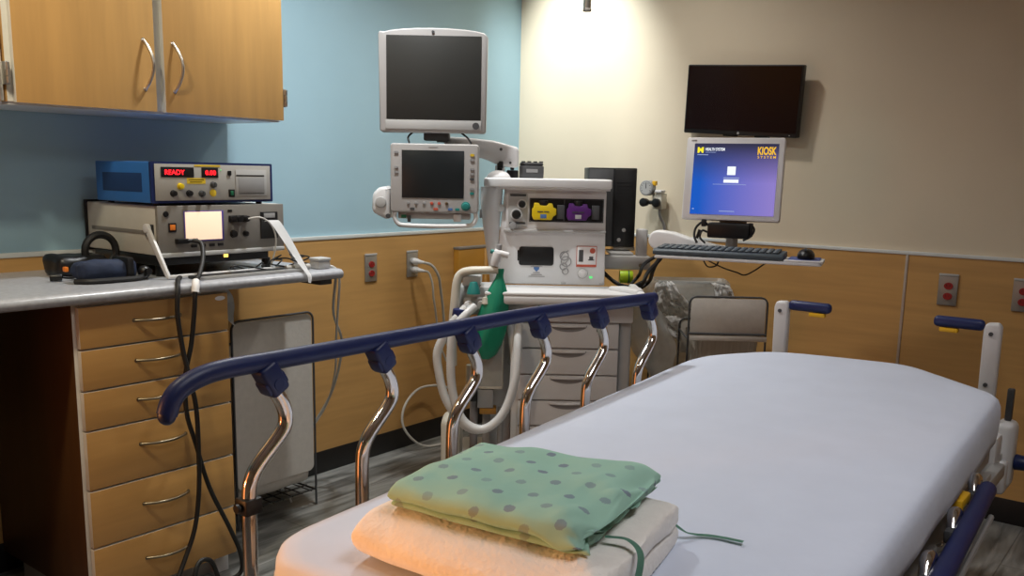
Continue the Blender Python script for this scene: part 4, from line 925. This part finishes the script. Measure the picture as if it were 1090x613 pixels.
hamper('wire hamper with a grey cloth sleeve on top, in front of the plastic-lined one', h0, YAW - PI / 2 - .03, .322, .836, .24, sleeve_bag)
def film_bag(t, W_, H_, D_):
    b = B(); n = 72
    R_ = [(-.030, .16), (-.014, .26), (-.004, .45), (-.006, .62), (-.010, .76), (-.008, H_ - .01), (.004, H_ + .010), (.015, H_ - .004), (.022, H_ - .05), (.030, H_ - .11), (.032, H_ - .17), (.026, H_ - .21)]
    rings = []
    for k, (off, z) in enumerate(R_):
        ring = []
        for j in range(n):
            a = 2 * PI * j / n; c, d = math.cos(a), math.sin(a); ex = .3
            nn = noise.noise(Vector((c * 3, d * 3, z * 7)))
            o = off + (.018 * nn if k > 7 or k < 5 else .004 * nn)
            if k > 6:
                o += .050 * max(0, -c) ** 3 * (k - 6) / 3 + .012 * noise.noise(Vector((c * 9, d * 9, z * 14)))
                zz_ = z - .02 * nn - (.05 * max(0, -c) if k > 8 else 0) + (.10 * max(0, -d) * max(0, 1 - abs(c) * 1.2) * (k - 7) / 4 if k > 7 else 0)
            else: zz_ = z
            x = (W_ / 2 + o) * math.copysign(abs(c) ** ex, c); y = (D_ / 2 + o) * math.copysign(abs(d) ** ex, d)
            ring.append(b.verts.new((x, D_ / 2 + y, zz_)))
        rings.append(ring)
    for A, D in zip(rings, rings[1:]):
        for j in range(n): b.faces.new((A[j], A[(j + 1) % n], D[(j + 1) % n], D[j]))
    b.faces.new(rings[0])
    o = obj('bin_liner', b, 'clear', t); o['label'] = 'see-through plastic liner'
    for A, D, sd in (([(-.165, .850), (-.194, .753), (-.140, .668), (-.020, .575)], [(-.095, .866), (-.020, .774), (.045, .668), (.085, .590)], 1), ([(.080, .864), (.095, .835), (.105, .800), (.112, .762)], [(.163, .850), (.180, .815), (.186, .785), (.178, .755)], 5)):
        b = B(); PA = spline([(x, 0, z) for x, z in A], 8); PD = spline([(x, 0, z) for x, z in D], 8); g = []
        for i, (p, q) in enumerate(zip(PA, PD)):
            row = []
            for k in range(25):
                s = k / 24; v = p.lerp(q, s); e = min(s, 1 - s) * 4
                y = -.040 - .028 * noise.noise(Vector((s * 5 + sd, v.z * 20, 2))) - .014 * noise.noise(Vector((s * 13 + sd, v.z * 45, 4))) + (.030 if i == 0 else 0)
                row.append(b.verts.new((v.x + .012 * noise.noise(Vector((s * 8, v.z * 30, sd))), y, v.z + .010 * noise.noise(Vector((s * 9, i * .4, sd + 3))))))
            g.append(row)
        for r0_, r1_ in zip(g, g[1:]):
            for k in range(24): b.faces.new((r0_[k], r0_[k + 1], r1_[k + 1], r1_[k]))
        bmesh.ops.solidify(b, geom=list(b.faces), thickness=.001)
        o = obj('liner_fold', b, 'film', t); o['label'] = 'bunched white fold of the liner hanging over the rim'
h1 = Vector((CAMX, CAMY, 0)) + FH * 4.02 + RH * .80
hamper('wire stand lined with a crumpled white plastic bag, against the right wall', h1, YAW - PI / 2 - .03, .320, .858, .125, film_bag)

# ---------------------------------------------------------------- stretcher
st = thing('hospital_stretcher', 'wheeled stretcher with navy side rails on bent chrome posts and white push handles', 'stretcher', (-2.15, -2.27, 0))
b = bx(B(), -3.06, -1.20, -2.60, -1.92, .560, .650, .012)
obj('deck', b, 'lgrey', st, world=True)
b = bx(B(), -3.08, -1.00, -1.772, -1.728, .50, .545, .006); bx(b, -3.08, -1.10, -2.625, -2.590, .505, .545, .006)
for x in (-2.9, -1.3): bx(b, x - .03, x + .03, -2.62, -1.73, .505, .56, .005)
bx(b, -1.03, -.97, -2.60, -1.78, .505, .55, .006)
obj('frame', b, 'lgrey', st, world=True)
b = bx(B(), -2.95, -1.25, -2.48, -2.06, .14, .26, .05, 3); obj('base_hood', b, 'lgrey', st, world=True)
for x in (-2.6, -1.6):
    b = cyl(B(), (x, -2.27, .26), (x, -2.27, .5595), .055); cyl(b, (x, -2.27, .25), (x, -2.27, .42), .075); obj('lift_column', b, 'steel', st, world=True)
for x in (-2.88, -1.32):
    for y in (-2.55, -1.99):
        b = lathe(B(), [(.02, -.018), (.092, -.018), (.099, -.010), (.099, .010), (.092, .018), (.02, .018)], (x, y, .100), 28, 'y'); bx(b, x - .03, x + .03, y - .032, y - .022, .09, .22, .004); bx(b, x - .03, x + .03, y + .022, y + .032, .09, .22, .004); bx(b, x - .03, x + .03, y - .032, y + .032, .205, .235, .004); cyl(b, (x, y - .032, .1), (x, y + .032, .1), .012)
        b2 = b; obj('caster', b2, 'dgrey', st, world=True)
    b = bx(B(), x - .03, x + .03, -2.55, -1.99, .17, .204, .008); obj('axle', b, 'lgrey', st, world=True)
# left rail (raised)
RYL = -1.750
def zrail(x): return .995 if x < -2.2 else .995 - .030 * (x + 2.2)
P = [(-3.138, RYL, .938), (-3.130, RYL, .958), (-3.112, RYL, .976), (-3.075, RYL, .990), (-3.02, RYL, .9955)]
P += [(x, RYL, zrail(x)) for x in (-2.9, -2.5, -2.2, -1.9, -1.64, -1.592)]
b = tube(B(), P, .0172, 16, 5, flat=(1.0, .9), up=(0, 0, 1)); sph(b, P[0], .0168, .9, .9, 1); sph(b, P[-1], .0172, .7, .9, 1)
rail = obj('side_rail', b, 'navy', st, world=True)
S = [(.030, -.058), (.041, -.076), (.049, -.100), (.047, -.122), (.030, -.143), (-.010, -.180), (-.027, -.205), (-.033, -.235), (-.034, -.30), (-.034, -.470)]
for k in range(6):
    cx = -2.957 + .2645 * k; cz = zrail(cx)
    b = B(); d = Vector((.030, 0, -.052)).normalized(); u = Vector((0, 1, 0)); w = d.cross(u)
    Mx = Matrix((( w.x, u.x, d.x, cx), (w.y, u.y, d.y, RYL), (w.z, u.z, d.z, cz), (0, 0, 0, 1)))
    bx(b, -.020, .020, -.020, .020, .004, .066, .008, 3, Mx); bx(b, -.024, .024, -.017, .017, .030, .058, .006, 2, Mx); cyl(b, Mx @ Vector((0, -.021, .045)), Mx @ Vector((0, .021, .045)), .010)
    c = obj('clamp', b, 'navy', rail, world=True)
    pts = [(cx + .020, RYL, cz - .040)] + [(cx + a, RYL, cz + z_) for a, z_ in S]
    pts[-1] = (pts[-1][0], RYL, .5455)
    b = tube(B(), pts, .0135, 16, 5)
    if k == 0: pass
    po = obj('post', b, 'chrome', rail, world=True)
    if k == 0:
        b = cyl(bx(B(), -3.009, -2.973, RYL - .017, RYL + .017, .730, .760, .004), (-3.018, RYL, .745), (-3.012, RYL, .745), .008)
        o = obj('black_clip', b, 'black', rail, world=True); o['label'] = 'black clip round the nearest post'
# right rail (lowered)
def ry(x): return -2.692 + (x + 1.75) * .062
def zr(x): return .662
P = [(-3.22, ry(-3.22), zr(0) - .05), (-3.20, ry(-3.2), zr(0) - .02), (-3.14, ry(-3.14), zr(0))] + [(x, ry(x), zr(x)) for x in (-2.6, -2.2, -1.95, -1.77, -1.755)]
b = tube(B(), P, .0195, 16, 5, flat=(1.0, .95), up=(0, 0, 1)); sph(b, P[-1], .0195, .9, .95, 1)
rail2 = obj('side_rail', b, 'navy', st, world=True); rail2['label'] = 'lowered navy rail'
obj('lower_bar', tube(B(), [(-3.05, ry(-3.05) - .012, .600), (-2.2, ry(-2.2) - .008, .600), (-1.74, ry(-1.74) - .012, .598)], .0065, 8), 'grey', rail2, world=True)
for k in range(6):
    cx = -3.10 + .2645 * k; cz = zr(cx); RYR = ry(cx)
    b = bx(B(), cx - .02, cx + .03, RYR + .006, RYR + .036, cz - .030, cz - .002, .006); obj('clamp', b, 'dgrey', rail2, world=True)
    pts = [(cx + .01, RYR + .026, cz - .015), (cx + .04, RYR + .032, cz + .010), (cx + .075, RYR + .034, cz + .006), (cx + .11, RYR + .038, cz - .025), (cx + .16, RYR + .052, cz - .075), (cx + .19, RYR + .064, cz - .11), (cx + .20, min(RYR + .09, -2.612), .530)]
    obj('post', tube(B(), pts, .0125, 14, 5), 'chrome', rail2, world=True)
b = bx(B(), -1.86, -1.79, -2.668, -2.645, .640, .662, .005); bx(b, -1.872, -1.855, -2.668, -2.645, .615, .662, .004)
o = obj('release_latch', b, 'yellow', rail2, world=True); o['label'] = 'yellow release latch'
# push handles at the head end
for y0, s in ((-1.906, -1), (-2.538, 1)):
    b = prism(B(), [(-.025, .700), (.021, .700), (.024, .905), (.018, .925), (-.016, .928), (-.024, .915)], -1.016, -.984, 'x', .008, 3)
    b.transform(Matrix.Translation((0, y0, 0))); 
    ph = obj('push_handle', b, 'white', st, world=True)
    b = B()
    for z in (.745, .895): cyl(b, (-1.0165, y0 + .002, z), (-1.0205, y0 + .002, z), .006)
    obj('handle_bolt', b, 'dgrey', ph, world=True)
    ya, yb = y0 + s * .022, y0 + s * .162
    b = bx(B(), -1.015, -.985, min(ya, yb), max(ya, yb), .899, .932, .013, 4)
    obj('grip', b, 'navy', ph, world=True)
    yt = yb - s * .018
    b = bx(B(), -1.012, -.988, min(yt, yt - s * .052), max(yt, yt - s * .052), .885, .8985, .004); obj('trigger', b, 'yellow', ph, world=True)
    b = bx(B(), -1.012, -.988, y0 - .020, y0 + .016, .545, .6995, .004); obj('post_stem', b, 'grey', ph, world=True)
for y0, s in ((-2.598, 1), (-1.85, -1)):
    b = bx(B(), -1.01, -.93, y0 - .028, y0 + .028, .44, .640, .020, 3); bx(b, -1.04, -.95, y0 - .020, y0 + .020, .43, .53, .012, 3); 
    cb = obj('corner_post', b, 'white', st, world=True)
    obj('post_stub', bx(B(), -.980, -.958, y0 - .009, y0 + .009, .6405, .735, .003), 'dgrey', cb, world=True)
    b = cyl(B(), (-.97, y0 - s * .029, .520), (-.97, y0 - s * .075, .520), .024, .020, bev=.004); obj('lock_knob', b, 'navy', cb, world=True)
    b = bx(B(), -1.13, -1.05, y0 - .025 + s * .02, y0 + .020 + s * .02, .50, .62, .010); obj('bumper', b, 'white', st, world=True)

# ---------------------------------------------------------------- sheet over the mattress
def ztop(x): return .795 + (x + 1.2) * .0235
def rounded(poly, r, n=7):
    out = []; N = len(poly)
    for i in range(N):
        p0, p, p1 = Vector(poly[i - 1]), Vector(poly[i]), Vector(poly[(i + 1) % N])
        rr_ = r[i] if isinstance(r, (list, tuple)) else r
        a = p + (p0 - p).normalized() * min(rr_, (p0 - p).length * .45); c = p + (p1 - p).normalized() * min(rr_, (p1 - p).length * .45)
        for k in range(n + 1):
            s = k / n; out.append(a * (1 - s) ** 2 + p * 2 * s * (1 - s) + c * s * s)
    return out
def resample(poly, step):
    out = []; N = len(poly)
    for i in range(N):
        a, c = poly[i], poly[(i + 1) % N]; L_ = (c - a).length; m = max(1, int(L_ / step))
        for k in range(m): out.append(a.lerp(c, k / m))
    return out
outl = [(-3.108, -1.975), (-3.050, -1.900), (-1.39, -1.795), (-1.175, -1.965), (-1.105, -2.345), (-1.345, -2.642), (-3.06, -2.712), (-3.095, -2.66)]
ol = resample(rounded([Vector((*p, 0)) for p in outl], [.03, .05, .14, .10, .07, .05, .08, .06]), .03)
cen = Vector((-2.2, -2.26, 0))
def inset(p, d):   # towards the long axis of the mattress
    ax = Vector((min(max(p.x, -2.85), -1.45), -2.265 + (p.x + 2.2) * .02, 0)); v = ax - p; return p + v.normalized() * min(d, v.length)
prof_s = [(.10, 'h', .666), (.020, 'h', .666), (.010, 'h', .668), (.004, 'h', .676), (.001, 'h', .700), (.000, 't', -.045), (.002, 't', -.024), (.008, 't', -.010), (.020, 't', -.002), (.045, 't', .000), (.10, 't', .001), (.16, 't', .002), (.22, 't', .003), (.28, 't', .003), (.335, 't', .003)]
b = B(); rings = []
for off, kind, z in prof_s:
    ring = []
    for p in ol:
        q = inset(p, off); zz2 = z + .0 if kind == 'h' else ztop(q.x) + z
        wob = .0045 * noise.noise(Vector((p.x * 6, p.y * 6, z * 8))) if kind == 'h' else .002 * noise.noise(Vector((q.x * 5, q.y * 5, 3)))
        if kind == 'h':
            zz2 += .004 * noise.noise(Vector((p.x * 4, p.y * 4, 9))) if off < .05 else 0
            q = inset(p, off + wob)
            ring.append(b.verts.new((q.x, q.y, zz2)))
        else: ring.append(b.verts.new((q.x, q.y, zz2 + wob)))
    rings.append(ring)
n = len(ol)
for A, D in zip(rings, rings[1:]):
    for j in range(n): b.faces.new((A[j], A[(j + 1) % n], D[(j + 1) % n], D[j]))
b.faces.new(rings[0]); b.faces.new(rings[-1])
bmesh.ops.triangulate(b, faces=[f for f in b.faces if len(f.verts) > 4])
tag(obj('fitted_sheet', b, 'sheet', loc=(-2.2, -2.26, .60), ang=60), 'pale lavender-white cotton sheet drawn smooth over the stretcher mattress', 'sheet')

# ---------------------------------------------------------------- folded blanket and gown
def fold(name, m, quad, z0, layers, th, gap, bul=.0, rnd=1.0, seed=0, amp=.003, nsc=30, open_first=True, uv=False, droop=.0, parent=None, nv=40, endpull=None, crumple=0):
    """zigzag-folded cloth: quad = 4 (x,y) corners u0v0,u1v0,u1v1,u0v1; folds run along v"""
    pitch = th + gap; path = []
    for L in range(layers):
        z = z0 + th / 2 + L * pitch; us = [i / 22 for i in range(23)]
        if L % 2 == (0 if open_first else 1): us = us[::-1]
        ins = pitch * .5 / .37
        e = endpull[L] if endpull else 0
        for u in us:
            uu = ins + u * (1 - 2 * ins) if True else u
            # the free ends stop a little short
            path.append((uu if not (L == layers - 1 and e) else uu * (1 - e), z))
        if L < layers - 1:
            right = path[-1][0] > .5
            for k in range(1, 6):
                a = -PI / 2 + PI * k / 6
                path.append((path_end[0] + (ins * math.cos(a) if right else -ins * math.cos(a)), z + pitch / 2 + pitch / 2 * math.sin(a))) if (path_end := path[-k]) else None
    # offset the centre line both ways
    W0 = .37
    pts = [Vector((u * W0, 0, z)) for u, z in path]; N = len(pts); up_, lo_ = [], []
    for i in range(N):
        a = pts[max(0, i - 1)]; c = pts[min(N - 1, i + 1)]; d = (c - a).normalized(); nrm = Vector((-d.z, 0, d.x))
        up_.append(pts[i] + nrm * th / 2); lo_.append(pts[i] - nrm * th / 2)
    e0 = pts[0] + (pts[0] - pts[1]).normalized() * th * .42; e1 = pts[-1] + (pts[-1] - pts[-2]).normalized() * th * .42
    loop = [e0] + up_ + [e1] + lo_[::-1]
    b = B(); rings = []; rg = random.Random(seed)
    Q = [Vector((*q, 0)) for q in quad]
    uvd = {}
    for iv in range(nv + 1):
        v = iv / nv; ring = []
        for j, p in enumerate(loop):
            u = p.x / W0; zrel = p.z - z0
            shr = .012 * noise.noise(Vector((u * 3, p.z * 40, seed + (0 if v < .5 else 9)))) * (abs(v - .5) * 2) ** 6
            vv = v + shr + (.010 * noise.noise(Vector((p.z * 90, u * 2, seed + 3))) if iv in (0, nv) else 0)
            uu = u + .010 * noise.noise(Vector((v * 4, p.z * 50, seed + 5)))
            q = Q[0] * (1 - uu) * (1 - vv) + Q[1] * uu * (1 - vv) + Q[2] * uu * vv + Q[3] * (1 - uu) * vv
            edge = min(1, min(uu, 1 - uu) / .14, min(vv, 1 - vv) / .12 + .25)
            zf = max(0, edge); z = z0 + zrel * (1 - bul + bul * max(0, zf) ** .6)
            z += amp * noise.noise(Vector((q.x * nsc, q.y * nsc, seed + p.z * 12))) * min(1, zrel / .02)
            if crumple and vv > .72:
                kk = ((vv - .72) / .28) ** 1.5 * crumple
                z += kk * noise.noise(Vector((q.x * 15, q.y * 34, p.z * 40 + seed))) * min(1, zrel / .012)
                q = q + Vector((kk * .9 * noise.noise(Vector((q.x * 16, p.z * 60, seed + 8))), kk * 1.3 * noise.noise(Vector((q.x * 18, p.z * 80, seed + 2))), 0))
            vert = b.verts.new((q.x, q.y, z)); uvd[vert] = (q.x + zrel * .6, q.y + zrel * .3); ring.append(vert)
        rings.append(ring)
    n_ = len(loop)
    for A, D in zip(rings, rings[1:]):
        for j in range(n_): b.faces.new((A[j], A[(j + 1) % n_], D[(j + 1) % n_], D[j]))
    for R2, flip in ((rings[0], True), (rings[-1], False)):
        f = b.faces.new(R2[::-1] if flip else R2); bmesh.ops.triangulate(b, faces=[f])
    if uv:
        l_ = b.loops.layers.uv.new('UVMap')
        for f in b.faces:
            for lp in f.loops: lp[l_].uv = uvd[lp.vert]
    c = sum(Q, Vector()) / 4
    o = obj(name, b, m, loc=(c.x, c.y, z0), ang=85); md = o.modifiers.new('smooth', 'SUBSURF'); md.levels = 1; md.render_levels = 1; return o
zb = ztop(-2.85) + .004
bl = fold('blanket', 'towel', [(-3.030, -2.075), (-2.665, -2.060), (-2.665, -2.420), (-3.025, -2.495)], zb, 2, .036, .003, bul=.22, seed=4, amp=.005, nsc=14, open_first=True)
tag(bl, 'thick folded white blanket lying on the sheet near the foot of the stretcher', 'blanket')
zg = zb + .078
gw = fold('hospital_gown', 'gown', [(-3.005, -2.115), (-2.745, -2.080), (-2.672, -2.378), (-2.975, -2.432)], zg, 3, .0135, .0022, bul=.30, seed=11, amp=.006, nsc=16, open_first=False, uv=True, crumple=.020)
tag(gw, 'folded pale green gown with grey dots lying on top of the white blanket', 'gown')
def strip(name, pts, w, m, parent):
    b = B(); P = spline(pts, 6); prev = None
    for i, p in enumerate(P):
        d = (P[min(i + 1, len(P) - 1)] - P[max(i - 1, 0)]).normalized(); s = d.cross(Vector((0, 0, 1))); s = s.normalized() * w if s.length > .01 else Vector((w, 0, 0))
        cur = (b.verts.new(p - s), b.verts.new(p + s))
        if prev: b.faces.new((prev[0], prev[1], cur[1], cur[0]))
        prev = cur
    bmesh.ops.solidify(b, geom=list(b.faces), thickness=.0015)
    return obj(name, b, m, parent, world=True)
zt = zb + .078
strip('tie', [(-2.90, -2.425, zt + .006), (-2.885, -2.452, zt + .004), (-2.895, -2.478, zt - .006), (-2.925, -2.492, zt - .030), (-2.955, -2.500, zb + .02), (-2.975, -2.53, zb + .003), (-2.99, -2.56, zb + .001)], .0045, 'gown_tie', gw)
strip('tie', [(-2.668, -2.395, zt - .045), (-2.660, -2.422, zb + .016), (-2.645, -2.434, zb + .009), (-2.632, -2.452, zb + .008), (-2.626, -2.475, zb + .0085), (-2.622, -2.505, zb + .009)], .0050, 'gown_tie', gw)

# ---------------------------------------------------------------- light
def area(name, loc, target, size, power, col, shape='DISK', spread=None):
    l = bpy.data.lights.new(name, 'AREA'); l.shape = shape; l.size = size; l.energy = power; l.color = col
    if spread: l.spread = rad(spread)
    o = bpy.data.objects.new(name, l); C.objects.link(o); o.location = loc
    o.rotation_euler = (Vector(target) - Vector(loc)).to_track_quat('-Z', 'Y').to_euler(); return o
def spot(name, loc, target, power, col, ang, blend, r):
    l = bpy.data.lights.new(name, 'SPOT'); l.energy = power; l.color = col; l.spot_size = rad(ang); l.spot_blend = blend; l.shadow_soft_size = r
    o = bpy.data.objects.new(name, l); C.objects.link(o); o.location = loc
    o.rotation_euler = (Vector(target) - Vector(loc)).to_track_quat('-Z', 'Y').to_euler(); return o
COOL = (.93, .96, 1.0); WARM = (1.0, .80, .55)
area('bed_downlight', (-1.80, -.74, 2.66), (-1.80, -.70, 0), .13, 16.5, (.98, 1, 1), spread=130)
area('machine_downlight', (-.80, -.95, 2.66), (-.80, -.95, 0), .15, 9, (1, .95, .90), spread=130)
area('overhead_fill', (-2.6, -3.0, 2.70), (-2.5, -2.7, 0), .9, 16, (1.0, .985, 1.0), 'SQUARE', spread=145)  # added overhead fill without a fixture, lifts the bed and machine fronts
spot('wall_washer', (-.66, -.38, 2.69), (0, -.385, 1.80), 138, (.95, 1.0, 1.0), 62, 1.0, .05)
spot('cabinet_spot', (-3.55, -1.45, 2.64), (-2.92, -.35, 1.92), 50, (1, .93, .74), 40, .9, .06)
area('cabinet_downlight', (-3.40, -1.20, 2.66), (-3.2, -.7, 1.3), .14, 8.5, (1, .90, .66), spread=110)
spot('warm_spot', (-4.55, -.95, .93), (-3.02, -2.26, .80), 180, (1, .43, .15), 26, .9, .22)
wl = area('warm_lamp', (-4.60, -.95, .90), (-2.9, -2.0, .88), .75, 6.5, (1, .30, .08), 'RECTANGLE'); wl.data.size_y = 1.7
w = bpy.data.worlds.new('World'); sc.world = w; w.use_nodes = True
w.node_tree.nodes['Background'].inputs[0].default_value = (.5, .5, .55, 1); w.node_tree.nodes['Background'].inputs[1].default_value = .05

# ---------------------------------------------------------------- camera
cam = bpy.data.cameras.new('camera'); co = bpy.data.objects.new('camera', cam); C.objects.link(co)
yaw, pit, rol, f = .6662, -.1765, .0194, 961.18
F = Vector((math.cos(pit) * math.cos(yaw), math.cos(pit) * math.sin(yaw), math.sin(pit)))
r0 = Vector((math.sin(yaw), -math.cos(yaw), 0)); u0 = r0.cross(F)
R_ = math.cos(rol) * r0 + math.sin(rol) * u0; U_ = -math.sin(rol) * r0 + math.cos(rol) * u0
mw = Matrix(((R_.x, U_.x, -F.x, CAMX), (R_.y, U_.y, -F.y, CAMY), (R_.z, U_.z, -F.z, CAMZ), (0, 0, 0, 1)))
co.matrix_world = mw
cam.sensor_fit = 'HORIZONTAL'; cam.sensor_width = 36; cam.lens = f / 1090 * 36; cam.shift_y = 48.64 / 1090; cam.clip_start = .02
sc.camera = co
sc.view_settings.view_transform = 'Standard'; sc.view_settings.look = 'None'; sc.view_settings.gamma = 1; sc.view_settings.exposure = 0.0
sc.view_settings.use_curve_mapping = False
